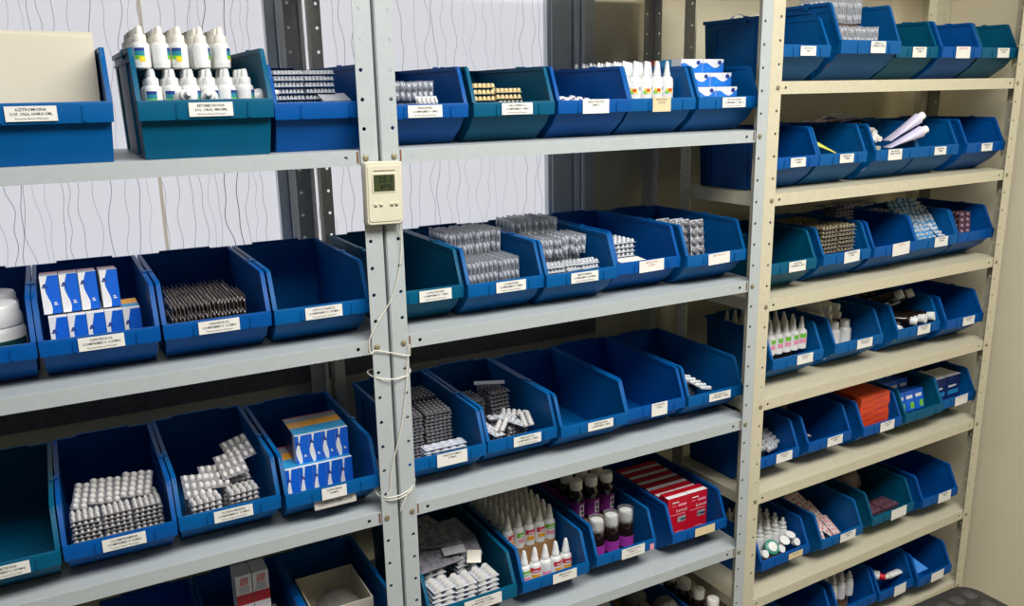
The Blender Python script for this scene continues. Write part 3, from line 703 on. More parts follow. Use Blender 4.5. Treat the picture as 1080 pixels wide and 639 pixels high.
# B22 two tiers of clear blisters on edge
P_clr2 = blister(2, 5, .050, .090, .0075, .0075, .0036, M_foil, M_clear)
edge_row('B22', P_clr2, .024, .0098, 13, .120, .046, .0300, 'clear blister', '', hidden=True)
edge_row('B22', P_clr2, .022, .0102, 13, .098, .046, .0860, 'clear blister', 'on edge in front tier')
edge_row('B22', P_clr2, .022, .0098, 13, .212, .046, .0300, 'clear blister', '', hidden=True)
edge_row('B22', P_clr2, .020, .0098, 13, .195, .046, .0830, 'clear blister', '', hidden=True)
edge_row('B22', P_clr2, .014, .0102, 13, .170, .046, .1370, 'clear blister', 'on edge in upper tier', jy=.006, jr=6)
# B23
for x, nm in ((.045, 'front left stack'), (.092, 'front centre stack'), (.132, 'front right stack')):
    stack('B23', P_bub, x, .050, .017, .092, .0102, 3, 'silver bubble blister', nm, jrz=8, rx=6)
edge_row('B23', P_clr2, .024, .0102, 13, .140, .046, .0300, 'clear blister', '', hidden=True)
edge_row('B23', P_clr2, .024, .0102, 13, .150, .046, .0830, 'clear blister', '', hidden=True)
P_clr3 = blister(2, 5, .042, .085, .0070, .0072, .0036, M_foil, M_clear)
edge_row('B23', P_clr3, .026, .0104, 13, .128, .043, .1150, 'clear blister', 'on edge behind', jy=.006, jz=.003, jr=6)
edge_row('B23', P_clr2, .024, .0102, 13, .245, .046, .0300, 'clear blister', '', hidden=True)
edge_row('B23', P_clr2, .024, .0102, 13, .245, .046, .0830, 'clear blister', '', hidden=True)
edge_row('B23', P_clr2, .026, .0160, 8, .235, .046, .1390, 'clear blister', 'on edge far back', jy=.008, jr=8)
# B24 short stack
P_24 = blister(6, 5, .074, .080, .0050, .0066, .0074, M_foil, M_pills)
stack('B24', P_24, .060, .105, .041, .116, .0104, 5, 'silver blister', 'the stack', jrz=2)
b = MB(); b.box(-.034, .034, 0, .036, 0, .0006, M_paper)
tag(b.obj('paper_slip', None, BIN['B24'].mx @ T(.062, .022, .071) @ RX(4)), 'white paper slip before blister stack, fourth bin, middle rack\'s second shelf', 'paper')
# B25 upright clear blisters
P_25 = blister(2, 4, .042, .084, .0095, .0090, .0080, M_foil, M_pillg)
for i in range(4):
    put('B25', P_25, .084+(.012*(1-i % 2))-.014*i, .082+.020*i, .100, 'clear large-bubble blister', 'upright, %s from front' % ORD[i+1], rx=84, rz=4)
for i in range(4): fill('B25', P_25, .080-.010*i, .094+.020*i, .046, rx=86)
# B31 tall stacks
P_g31 = blister(6, 5, .062, .080, .0046, .0064, .0056, M_foild, M_pillg)
for x, nm in ((.050, 'left stack'), (.118, 'right stack')):
    stack('B31', P_g31, x, .150, .041, .126, .0078, 9, 'grey bubble blister', nm, jrz=2, rx=0)
    stack('B31', P_g31, x, .236, .041, .130, .0078, 2, 'grey bubble blister', nm.replace('stack', 'rear stack'), jrz=3)
P_flat = blister(5, 2, .096, .030, .007, .006, .0035, M_clear, M_clear)
stack('B31', P_flat, .104, .060, .017, .074, .0072, 4, 'clear blister', 'front pile', jrz=3)
# B32
P_dk = blister(5, 5, .050, .075, .0040, .0062, .0045, M_foild, M_foild)
stack('B32', P_dk, .050, .200, .038, .112, .0094, 6, 'dark blister', 'left stack', rz=2)
stack('B32', P_dk, .112, .194, .038, .124, .0094, 7, 'dark blister', 'right stack', rz=2)
P_gry = blister(2, 5, .030, .066, .0052, .0055, .0040, M_foil, M_foil)
b = MB(); b.box(-.012, .012, -.036, .036, 0, .0008, M_clear); tag(b.obj('clear_strip', None, BIN['B32'].mx @ T(.104, .196, .131) @ RZ(66)), 'clear plastic strip across dark blisters, second bin, middle rack\'s third shelf', 'plastic strip')
for x in (.048, .110):
    for k in range(8): fill('B32', P_w, x, max(.085, fy('B32', .0045+.0079*k)+.022), .0045+.0079*k, rz=rnd(-5, 5))
for i, (x, y, z, rz, rx, ry) in enumerate(((.036, .058, .075, 15, 8, 6), (.064, .062, .078, -40, 5, -8), (.096, .075, .080, 40, 12, 6), (.130, .066, .078, -20, 10, -12), (.084, .098, .082, 80, 4, 5), (.122, .110, .080, 60, 6, -6))):
    put('B32', P_w2 if i % 2 else P_gry, x, y, z, 'loose pale blister', 'strewn in front, %s from left' % ORD[i+1], rz=rz, rx=rx, ry=ry)
# B35
P_35 = blister(4, 5, .056, .080, .0056, .0064, .0066, M_foild, M_pills)
put('B35', P_35, .088, .082, .072, 'silver bubble blister', 'sloping on top', rx=14, ry=16, rz=20)
put('B35', P_35, .074, .118, .076, 'silver bubble blister', 'tucked behind it', rx=10, ry=14, rz=8)
for k in range(7): fill('B35', P_35, .078, .125, .0045+.0088*k, rz=10)
# B41
P_cpl = blister(2, 4, .052, .050, .0092, .0056, .0100, M_clear, M_pillw, name='caplet_blister')  # blister packs of white caplets on clear cards
for x, nm in ((.048, 'left stack'), (.102, 'centre stack'), (.156, 'right stack')):
    stack('B41', P_cpl, x, .056, .026, .116-(.004 if x > .1 else 0), .0118, 5, 'clear white-caplet blister', nm, jrz=4)
M_dkclear = mat('dim_clear_blister', (140, 138, 146), .25, var=.2, scale=60)
P_41f = blister(4, 3, .11, .080, .010, .010, .004, M_dkclear, M_dkclear)
for y in (.130, .215):
    for x in (.060, .140):
        for k in range(10): fill('B41', P_cpl, x, max(y, fy('B41', .0045)+.03), .0045+.0118*k)
for i, (x, y, z, rz, rx, ry) in enumerate(((.070, .135, .126, 8, 8, 2), (.130, .150, .124, -12, 8, -2), (.075, .205, .132, -4, 4, 0), (.130, .215, .136, 6, 4, 1), (.080, .25, .140, 14, 3, 2), (.100, .185, .142, -10, 5, 3))):
    put('B41', P_41f, x, y, z, 'flat clear blister', 'on the heap, %s from front' % ORD[i+1], rz=rz, rx=rx, ry=ry)
b = MB(); b.box(-.026, .026, -.012, .012, 0, .0008, M_pills); tag(b.obj('foil_strip', None, BIN['B41'].mx @ T(.112, .118, .140) @ RZ(-8) @ RX(14)), 'loose silver foil strip on clear blisters, first bin, middle rack\'s fourth shelf', 'foil strip')
b = MB(); b.box(-.016, .016, -.018, .018, 0, .0008, M_plo); tag(b.obj('paper_scrap', None, BIN['B41'].mx @ T(.150, .092, .126) @ RZ(-28) @ RX(20)), 'small tan paper scrap among caplets, first bin, middle rack\'s fourth shelf', 'paper')
# B42
def lab42(c1, c2): return [(.0003, .014, .042, M_cwhite, -85, 85), (.0006, .030, .042, c1, -60, 60), (.0006, .016, .026, c2, -45, 45), (.0007, .033, .036, M_cwhite, -30, 30)]
CAP42 = [(.0092, 0), (.0092, .008), (.0078, .010), (.0066, .022), (.0036, .034), (.0028, .035)]
P_42 = [bottle('dropper_bottle', 'bottle', .0140, .044, .053, 0, M_plw, M_plw, CAP42, lab42(a, c)) for a, c in ((M_red, M_corange), (M_green, M_pink), (M_cwhite, M_pink))]
P_42b = [bottle('dropper_bottle', 'bottle', .0140, .044, .053, 0, M_plw, M_plo, CAP42, lab42(a, c)) for a, c in ((M_red, M_corange), (M_green, M_pink), (M_cwhite, M_pink))]
kinds = ['red-labelled', 'green-labelled', 'pink-labelled']
sel = [1, 0, 2, 0, 0]
b = MB(); b.box(.018, .154, .076, .112, .0045, .027, M_card); tag(b.obj('cardboard_riser', None, BIN['B42'].mx), 'low cardboard strip under front bottles, second bin, middle rack\'s fourth shelf', 'cardboard')
for i in range(5):
    put('B42', P_42[sel[i]], .036+.0284*i, .060, .0275, kinds[sel[i]]+' white bottle', 'low front row, %s from left' % ORD[i+1], rz=rnd(-20, 20))
b = MB(); b.box(.017, .154, .113, .318, .0045, .086, M_card); tag(b.obj('cardboard_box', None, BIN['B42'].mx), 'closed brown cardboard box under bottles, second bin, middle rack\'s fourth shelf', 'box')
sel2 = [0, 1, 0, 0, 1]
for r_ in range(7):
    for i in range(5):
        k = sel2[i] if r_ == 0 else random.choice((0, 1, 2))
        put('B42', P_42b[k], .030+.0288*i, .128+.0295*r_, .0865, kinds[k]+' white bottle', '%s from left, raised %s row' % (ORD[i+1], ('front', 'second', 'third', 'fourth', 'fifth', 'sixth', 'seventh')[r_]), rz=rnd(-30, 30) if r_ else [40, 20, 0, 10, -10][i])
# B43 syrups
CAPS = [(.0150, -.002), (.0160, 0), (.0160, .020), (.0150, .022)]
L43 = [(.0003, .010, .056, M_purple, -100, 100), (.0006, .018, .050, M_cwhite, 0, 40), (.0008, .034, .045, M_purple, 8, 30), (.0008, .022, .030, M_dkgreen, 12, 34)]
P_43 = bottle('syrup_bottle', 'bottle', .0208, .068, .088, 0, M_dark, M_plo, CAPS, L43, 18, .0125)
P_43c = bottle('syrup_bottle', 'bottle', .0208, .062, .078, 0, M_dark, M_plw, CAPS, [(.0003, .010, .038, M_purple, -100, 100)], 18, .0125)
bb = MB(); bb.lathe([(.0185, .072), (.0195, .096), (.0195, .106), (.0188, .106), (.0186, .096), (.0176, .073)], M_plc, 20, None, False); cup = bb.mesh('measuring_cup')
P_43c = (P_43c[0], P_43c[1], P_43c[2], P_43c[3]+[('measuring_cup', cup, [])])
for i in range(3):
    put('B43', P_43c, .042+.0445*i, .064+.002*i, .0325, 'brown syrup bottle under clear cup', 'front, %s from left' % ORD[i+1], rz=-20+12*i)
b = MB(); b.box(.017, .152, .078, .124, .0045, .032, M_card); tag(b.obj('cardboard_riser', None, BIN['B43'].mx), 'low cardboard strip under front syrups, third bin, middle rack\'s fourth shelf', 'cardboard')
b = MB(); b.box(.017, .152, .126, .316, .0045, .092, M_card); tag(b.obj('cardboard_box', None, BIN['B43'].mx), 'closed brown cardboard box under syrups, third bin, middle rack\'s fourth shelf', 'box')
for r_ in range(4):
    for i in range(3):
        put('B43', P_43, .038+.0455*i, .150+.046*r_, .0925, 'purple-labelled syrup bottle', '%s from left, %s raised row' % (ORD[i+1], ORD[r_+1]), rz=-6+rnd(-8, 8))
# B44 red cartons
def deco_44(b, w, d, h):
    e = -.0003
    def q(x0, x1, z0, z1, m): b.quad([(w*x0, e, h*z0), (w*x1, e, h*z0), (w*x1, e, h*z1), (w*x0, e, h*z1)], m)
    q(-.28, .05, .86, .885, M_cwhite); q(.02, .44, .76, .815, M_pink); q(-.38, .4, .555, .572, M_pink); q(.0, .42, .36, .50, M_cgrey)
    q(-.30, -.1, .78, .795, M_pink); q(.16, .42, .385, .44, M_cnavy); q(.02, .12, .39, .47, M_cwhite)
    q(-.1, .3, .12, .135, M_pink)
P_44 = carton(.0625, .034, .128, M_cred, M_cred, M_cred, [(.0, .42, M_cwhite)], deco_44)
lv = text_mesh_now('Levoid', .0125); lv.materials.clear(); lv.materials.append(M_cwhite); lv.transform(T(.012, -.0006, .128*.655) @ RX(90))
P_44 = (P_44[0], P_44[1], P_44[2], [('lettering', lv, [])])
P_44f = carton(.0625, .034, .110, M_cred, M_cred, M_cred, [(.0, .42, M_cwhite)], deco_44)
lv2 = text_mesh_now('Levoid', .0125); lv2.materials.clear(); lv2.materials.append(M_cwhite); lv2.transform(T(.012, -.0006, .110*.655) @ RX(90))
P_44f = (P_44f[0], P_44f[1], P_44f[2], [('lettering', lv2, [])])
for r_ in range(6):
    for i in range(2):
        f_ = r_ == 0
        put('B44', P_44f if f_ else P_44, .054+.0640*i+(.003 if f_ else 0), .052 if f_ else .0900+.0375*(r_-1), .030 if f_ else .0045, 'red carton', '%s of pair, %s row from front' % (('left', 'right')[i], ORD[r_+1]), rz=rnd(-1, 1))
# pink sticker on B43's label band
b = MB(); b.box(-.006, .006, -.0003, .0003, -.008, .008, M_pink); st = b.obj('pink_sticker', BIN['B43'].o, T(.158, -.0056, .060)); st['label'] = 'small pink price sticker'
# B5 row
P_blk = bottle('dark_bottle', 'bottle', .0215, .128, .148, 0, M_dark, M_plo, [(.0158, 0), (.0162, .002), (.0162, .024), (.015, .026)], None, 16, .012)
for i, (x, y) in enumerate(((.142, .150), (.098, .168), (.052, .180), (.142, .200), (.096, .216))):
    put('B51', P_blk, x, y, .0045, 'tall dark bottle', '%s of five' % ORD[i+1])
for i, (x, y, z) in enumerate(((.060, .112, .118), (.122, .098, .124), (.085, .200, .118))):
    put('B52', ('pouch', 'pouch', lump(1, .034, .046, .046, M_graylump, seed=5+i), []), x, y, z, 'grey pouch', ('front left', 'front right', 'rear')[i])
b = MB(); b.box(.018, .154, .080, .300, .0045, .072, M_card); tag(b.obj('cardboard_box', None, BIN['B52'].mx), 'brown cardboard box under grey pouches, second bin, middle rack\'s bottom shelf', 'box')
for i in range(3):
    spawn(P_blk, T(.884-.003*i, .062+.054*i, zshelf('B', 5)+.0004), 'tall dark bottle standing by right post, middle rack\'s bottom shelf, %s from front' % ORD[i+1], 'dark bottles by the right post of the bottom shelf')
spawn(P_blk, T(.872, .224, zshelf('B', 5)+.0004), 'tall dark bottle standing by right post, middle rack\'s bottom shelf, fourth from front', 'dark bottles by the right post of the bottom shelf')

# ------------------------------------------------------------------ contents: right rack
# C11 grey film heap and clear lid behind it
b = MB(); b.lathe([(.034, 0), (.036, .002), (.036, .012), (.034, .014)], M_plc, 24)
put('C11', ('round_lid', 'lid', b.mesh('round_lid'), []), .060, .190, .128, 'clear round plastic lid', 'standing at back', rx=80)
for i in range(5):
    put('C11', P_lil, .075+.018*i, .175+.006*(i % 2), .140+.006*i, 'pale blister', 'heaped at back, %s from left' % ORD[i+1], rz=80+20*(i % 3), rx=-6, ry=8)
for k in range(13): fill('C11', P_lil, .110, .185, .0045+.0098*k, rz=88)
# C12 silver packs on edge, two tiers
P_12 = blister(2, 5, .058, .075, .0075, .0062, .0030, M_foil, M_foil, name='foil_strip')  # silver blister packs standing on edge, taller ones for the high tier
P_12b = blister(2, 4, .044, .070, .0075, .0070, .0030, M_foil, M_foil, name='foil_strip')
edge_row('C12', P_12b, .036, .0098, 16, .074, .036, .108, 'pale foil blister', 'on edge, front tier')
edge_row('C12', P_12, .036, .0096, 16, .128, .038, .170, 'pale foil blister', 'on edge, high tier')
b = MB(); b.box(.018, .200, .094, .230, .0045, .085, M_card); tag(b.obj('cardboard_box', None, BIN['C12'].mx), 'brown cardboard box under foil strips, second bin, right rack\'s top shelf', 'box')
b = MB(); b.box(.018, .200, .112, .230, .0855, .140, M_card); tag(b.obj('cardboard_box', None, BIN['C12'].mx), 'upper brown cardboard box under foil strips, second bin, right rack\'s top shelf', 'box')
# tubes
def tube_proto(r, l, mbody, mcap, name='ointment_tube'):
    b = MB(); N = 14; loops = []
    for k in range(7):
        f = k/6; rx_ = r*(1+.22*f); ry_ = r*(1-f*.93)
        loops.append([(rx_*math.cos(2*PI*j/N), ry_*math.sin(2*PI*j/N), l*f) for j in range(N)])
    b.loft(loops, mbody, True, True); body = b.mesh(name)
    b = MB(); b.lathe([(r*.62, -.017), (r*.66, -.015), (r*.70, -.002), (r*.72, 0)], mcap, 14)
    return (name, 'tube', body, [('cap', b.mesh('cap'), [])])
P_tube = tube_proto(.0155, .105, M_lilac, M_plw); P_tubes = tube_proto(.011, .09, M_plw, M_plo)
P_tyel = tube_proto(.012, .10, mat('tube_yellow', (214, 214, 90), .4, var=.2, scale=60), M_green)
put('C22', P_tyel, .060, .112, .116, 'yellow-green tube', 'leaning at left', rx=114, rz=41)
for i, (x, y, z, rx, rz) in enumerate(((.166, .002, .158, 122, -108), (.166, -.010, .124, 112, -110), (.048, .056, .106, -84, 20), (.030, .078, .124, -82, -8), (.080, .062, .108, -84, -16), (.058, .084, .132, -82, 10), (.098, .090, .124, -84, -24))):
    put('C23', P_tube if i < 2 else P_tubes, x, y, z, 'white ointment tube' if i > 1 else 'long pale ointment tube', '%s of the heap' % ORD[i+1], rx=rx, rz=rz)
b = MB(); b.box(.018, .154, .100, .228, .0045, .082, M_box); tag(b.obj('cardboard_box', None, BIN['C23'].mx), 'pale cardboard box under ointment tubes, third bin, right rack\'s second shelf', 'box')
P_sach = None
b = MB(); b.loft([[(-.035, -.022, 0), (.035, -.022, 0), (.035, .022, 0), (-.035, .022, 0)], [(-.03, -.017, .004), (.03, -.017, .004), (.03, .017, .004), (-.03, .017, .004)]], M_lilac); P_sach = ('sachet', 'sachet', b.mesh('sachet'), [])
for i, (x, y, z, rz, ry) in enumerate(((.225, .212, .148, 10, 4), (.262, .205, .152, -12, -5), (.300, .212, .154, 18, 5), (.338, .205, .150, -6, -6), (.365, .19, .152, 30, 8), (.285, .19, .160, 0, 3), (.325, .195, .164, -20, 4))):
    put('C22', P_sach, x, y, z, 'pale lilac sachet', 'spread beyond at back, %s from left' % ORD[i+1], rz=rz, ry=ry)
# supports for the sachets: a box standing in the back of the bin
b = MB(); b.box(.018, .154, .170, .228, .0825, .144, M_box); tag(b.obj('cardboard_box', None, BIN['C23'].mx), 'upper pale cardboard box under lilac sachets, third bin, right rack\'s second shelf', 'box')
# C32 amber blisters in two stacks
P_am = blister(5, 4, .062, .075, .0048, .0066, .0066, M_foild, M_pillbrown)
for x, nm in ((.052, 'left stack'), (.120, 'right stack')):
    stack('C32', P_am, x, .060, .038, .152, .0104, 9, 'amber-bubble blister', nm, jrz=2)
    for k in range(14): fill('C32', P_am, x, .180, .0045+.0104*k)
# C33 dark packs at back
for k in range(17): fill('C33', P_dk, .085, .190, .0045+.0098*k, rz=88)
for i, (x, y, z, rz, ry) in enumerate(((.040, .185, .172, 80, 6), (.080, .165, .174, 95, -5), (.120, .19, .173, 70, 4), (.150, .17, .172, 100, -8))):
    put('C33', P_dk, x, y, z, 'dark blister', 'spread on top, %s from left' % ORD[i+1], rz=rz, ry=ry)
# C34 blue-silver blisters
P_bs = blister(3, 4, .048, .060, .0050, .0052, .0065, M_pillblue, M_pills)
for lay in range(4):
    for i in range(3):
        put('C34', P_bs, .052+.046*i+rnd(-.006, .006)+.006*lay, .044+.026*lay, .088+.022*lay, 'blue-silver blister', 'heap, %s from front, %s from left' % (ORD[lay+1], ORD[i+1]), rx=42+rnd(-8, 8), rz=rnd(-20, 20)-8, ry=rnd(-10, 10))
for y, n in ((.10, 7), (.16, 11), (.205, 14)):
    for x in (.050, .110):
        for k in range(n): fill('C34', P_bs, x, max(y, fy('C34', .0045)+.032), .0045+.0098*k)
# C35 pinkish
P_pk = blister(2, 5, .050, .085, .006, .006, .004, M_plum, mat('mauve_bubble', (158, 134, 146), .35, var=.2, scale=200))
for i in range(3):
    put('C35', P_pk, .118, .056+.013*i, .088, 'pinkish blister', 'upright, %s from front' % ORD[i+1], rx=84, rz=-6)
for i in range(4): fill('C35', P_pk, .112, .098+.013*i, .048, rx=88)
# C41 bottles
L41 = [(.0003, .016, .044, M_cwhite, -85, 85), (.0006, .032, .044, M_green, -35, 35), (.0006, .018, .030, M_pink, -40, 40)]
P_c41 = bottle('dropper_bottle', 'bottle', .0148, .046, .056, 0, M_plw, M_plw, CAP_N, L41)
tier('C41', P_c41, [.036+.0300*i for i in range(5)], [.048+.031*i for i in range(6)], .078, 'green-pink labelled bottle', '', [10, 0, -10, 0, -20])
b = MB(); b.box(.018, .168, .086, .230, .0045, .0775, M_card); tag(b.obj('cardboard_tray', None, BIN['C41'].mx), 'brown cardboard box under labelled bottles, first bin, right rack\'s fourth shelf', 'cardboard')
for i in range(5):
    put('C41', P_c41, .038+.0295*i, .092, .079 if False else .062, 'white bottle', 'lying at the front rim, %s from left' % ORD[i+1], rx=72, rz=-8) if i > 9 else None
# C42
P_jug = bottle('white_bottle', 'bottle', .0175, .072, .084, 0, M_plw, M_plw, [(.0125, 0), (.0125, .016), (.0118, .0175)], None, 16, .010)
for i, x in enumerate((.048, .092, .136)): put('C42', P_jug, x, .080, .0125, 'plain white bottle', '%s from left, front row' % ORD[i+1])
put('C42', P_jug, .166, .100, .0045, 'plain white bottle', 'at the right wall')
b = MB(); b.box(.018, .150, .120, .225, .0045, .108, M_card); tag(b.obj('cardboard_box', None, BIN['C42'].mx), 'brown cardboard box behind white bottles, second bin, right rack\'s fourth shelf', 'box')
P_lay = bottle('offwhite_bottle', 'bottle', .0150, .066, .076, 0, M_plo, M_plo, [(.0110, 0), (.0110, .018), (.0100, .020)], None, 14, .010)
for i, (x, z) in enumerate(((.034, .1235), (.066, .1235), (.098, .1235), (.050, .151), (.083, .151))):
    put('C42', P_lay, x, .190-.003*i, z, 'off-white bottle', 'lying on the box, %s from left' % ORD[i+1], rx=90, rz=22)
# C43
P_drk = bottle('dark_bottle', 'bottle', .018, .066, .080, 0, M_dark, M_plw, [(.0128, 0), (.0132, .002), (.0132, .018), (.012, .020)],
               [(.0003, .014, .056, M_cwhite, -70, 70), (.0006, .016, .036, M_corange, 5, 70)], 16, .010)
for i, (x, y, z, rx, rz) in enumerate(((.070, .150, .115, 62, 28), (.118, .150, .112, 64, 40), (.085, .118, .084, 92, 30), (.130, .112, .080, 84, 10), (.160, .105, .078, 80, 12), (.045, .110, .078, 92, -10))):
    put('C43', P_drk, x, y, z, 'dark white-capped bottle', 'tumbled, %s of the heap' % ORD[i+1], rx=rx, rz=rz)
for i in range(4):
    put('C43', P_drk, .034+.040*i, .212, .062, 'dark white-capped bottle', 'standing at back, %s from left' % ORD[i+1])
b = MB(); b.box(.018, .172, .090, .230, .0045, .0615, M_card); tag(b.obj('cardboard_box', None, BIN['C43'].mx), 'brown cardboard box under dark bottles, third bin, right rack\'s fourth shelf', 'box')
# C51 .. C55
P_sb = blister(3, 4, .048, .055, .0072, .0066, .0080, M_foild, M_pills)
for i in range(6): put('C51', P_sb, .050+.018*i, .070+.008*(i % 2), .074+.006*(i % 3), 'silver-bubble blister', 'front heap, %s from left' % ORD[i+1], rx=30+rnd(-8, 8), rz=rnd(-20, 20))
for k in range(8):
    for x in (.050, .112): fill('C51', P_sb, x, max(.095, fy('C51', .0045)+.03), .0045+.0098*k)
edge_row('C51', P_clr3, .030, .0110, 11, .165, .043, .030, 'clear blister', '', hidden=True)
edge_row('C51', P_clr3, .030, .0110, 11, .165, .043, .073, 'clear blister', '', hidden=True)
edge_row('C51', P_clr3, .034, .0110, 11, .150, .043, .116, 'clear blister', 'on edge behind', jz=.004, jr=6)
put('C52', P_dk, .055, .092, .062, 'dark blister', 'lying flat on top', rz=70, rx=4, ry=8)
for k in range(6): fill('C52', P_dk, .072, .125, .0045+.0092*k, rz=80)
for x in (.06, .115):
    for k in range(10): fill('C52', P_gold, x, .215, .0045+.0122*k)
for i in range(4): put('C52', P_gold, .040+.032*i, .208, .128+.004*(i % 2), 'amber capsule blister', 'high at back, %s from left' % ORD[i+1], rx=10, rz=rnd(-25, 25))
def deco_53(b, w, d, h):
    e = -.0003
    b.quad([(-w*.45, e, h*.15), (-w*.1, e, h*.15), (-w*.1, e, h*.3), (-w*.45, e, h*.3)], M_cred); b.quad([(w*.0, e, h*.5), (w*.4, e, h*.5), (w*.4, e, h*.65), (w*.0, e, h*.65)], M_cpink)
P_53 = carton(.128, .13, .0185, M_cor, M_cor, M_cor, None, deco_53)
for k in range(8): put('C53', P_53, .083+.0004*k, max(.030, fy('C53', .0045+.0188*k)), .0045+.0188*k, 'flat orange carton', '%s from bottom of the stack' % ORD[k+1], rz=rnd(-1.5, 1.5))
def deco_54(b, w, d, h):
    e = -.0003
    b.quad([(w*.0, e, h*.10), (w*.42, e, h*.10), (w*.42, e, h*.42), (w*.0, e, h*.42)], M_green); b.quad([(-w*.4, e, h*.62), (w*.3, e, h*.62), (w*.3, e, h*.78), (-w*.4, e, h*.78)], M_cwhite)
P_54 = carton(.042, .05, .062, M_cblue, M_cnavy, M_cblue, None, deco_54)
for r_ in range(3):
    for i in range(3): put('C54', P_54, .042+.044*i, .040+.054*r_, .062+.016*r_, 'blue green-tagged carton', '%s from left, %s row' % (ORD[i+1], ORD[r_+1]), rx=-12)
b = MB(); b.loft([[(.018, .092, .0045), (.154, .092, .0045), (.154, .228, .0045), (.018, .228, .0045)], [(.018, .070, .052), (.154, .070, .052), (.154, .228, .088), (.018, .228, .088)]], M_card)
tag(b.obj('cardboard_wedge', None, BIN['C54'].mx), 'brown cardboard under blue cartons, fourth bin, right rack\'s fifth shelf', 'cardboard')
def deco_55(b, w, d, h):
    e = -.0003
    b.quad([(-w*.4, e, h*.25), (w*.4, e, h*.25), (w*.4, e, h*.42), (-w*.4, e, h*.42)], M_ccyan); b.quad([(-w*.4, e, h*.55), (w*.2, e, h*.55), (w*.2, e, h*.62), (-w*.4, e, h*.62)], M_cwhite)
P_55 = carton(.068, .072, .082, M_cnavy, M_cnavy, M_cwhite, None, deco_55)
for i in range(2): put('C55', P_55, .047+.071*i, .040, .0505, 'navy white-topped carton', ('left', 'right')[i]+' of the front pair')
b = MB(); b.box(.018, .150, .090, .150, .0045, .050, M_card); tag(b.obj('cardboard_box', None, BIN['C55'].mx), 'low brown cardboard box under navy cartons, fifth bin, right rack\'s fifth shelf', 'box')
P_55b = carton(.068, .070, .178, M_cnavy, M_cnavy, M_cnavy, None, deco_55)
for i in range(2): put('C55', P_55b, .047+.071*i, .155, .0045, 'tall navy carton', ('left', 'right')[i]+' of the rear pair')
# C61 eye drops
CAPE = [(.0125, 0), (.0125, .002), (.0085, .003), (.0085, .012), (.0105, .014), (.0055, .018), (.0042, .028), (.003, .029)]
P_eye = bottle('dropper_bottle', 'bottle', .0140, .040, .050, 0, M_plw, M_plw, CAPE, [(.0003, .010, .034, M_cwhite, -80, 80)])
tier('C61', P_eye, [.034+.0300*i for i in range(5)], [.070+.030*i for i in range(5)], .062, 'white eye-drop bottle', '', [0])
b = MB(); b.box(.018, .166, .080, .228, .0045, .0615, M_card); tag(b.obj('cardboard_tray', None, BIN['C61'].mx), 'brown cardboard tray under eye-drop bottles, first bin, right rack\'s sixth shelf', 'cardboard')
b = MB(); b.lathe([(.020, 0), (.021, .002), (.021, .014), (.018, .016)], M_tealg, 22); gl = b.mesh('round_lid')
b = MB(); b.lathe([(.0135, .0155), (.0135, .018), (.012, .0185)], M_plw, 18); gd = b.mesh('white_disc')
put('C61', ('round_lid', 'lid', gl, [('white_disc', gd, [])]), .070, .036, .086, 'green round lid with white centre', 'at front', rx=48, rz=-10)
b = MB(); b.lathe([(.0145, .030), (.0145, .033), (.004, .034)], M_plw, 16); b.lathe([(.0045, 0), (.0045, .031)], M_plw, 10)
P_tdr = ('pipette', 'pipette', b.mesh('pipette'), [])
for i, (x, y, rx, rz) in enumerate(((.112, .036, 30, -5), (.142, .038, 15, 10))): put('C61', P_tdr, x, y, .078, 'white plastic pipette', '%s at front rim' % ('left', 'right')[i], rx=rx, rz=rz)
b = MB(); b.lathe([(.011, 0), (.0115, .002), (.0115, .012), (.0105, .014)], M_plw, 16)
P_wc = ('screw_cap', 'cap', b.mesh('screw_cap'), [])
for i, (x, y) in enumerate(((.160, .030), (.036, .030), (.096, .026))): put('C61', P_wc, x, y, .080, 'small white cap', 'loose at front, %s of three' % ORD[i+1], rx=60)
# C62
P_pw = blister(2, 5, .034, .075, .0055, .0050, .0050, M_pillw, M_pillpink)
for i, (x, y, z, rz) in enumerate(((.040, .075, .058, 20), (.070, .080, .066, -8), (.100, .080, .060, 12), (.130, .075, .058, -14), (.055, .115, .086, 15), (.085, .120, .090, 0), (.115, .125, .084, -20), (.060, .150, .112, 8), (.090, .155, .114, -10))):
    put('C62', P_pw, x, y, z, 'pink-tablet blister', 'heap, %s piece from front' % ORD[i+1], rx=28+rnd(-12, 12), rz=rz+rnd(-25, 25), ry=rnd(-16, 16))
for y, n in ((.122, 6), (.160, 9), (.192, 11)):
    for x in (.045, .086, .127):
        for k in range(n): fill('C62', P_pw, x, y, .0045+.0075*k)
# C63 plum blisters
P_pl = blister(5, 2, .072, .060, .0052, .0100, .0045, M_plum, M_plum)
for x, nm in ((.056, 'left stack'), (.132, 'right stack')):
    stack('C63', P_pl, x, .060, .031, .076, .0072, 3, 'plum blister', nm, jrz=4)
P_br = ('pouch', 'pouch', lump(1, .060, .050, .050, mat('brown_pouch', (104, 88, 82), .4, var=.35, scale=60), seed=11), [])
put('C63', P_br, .085, .178, .110, 'dull brown pouch', 'behind the plum blisters')
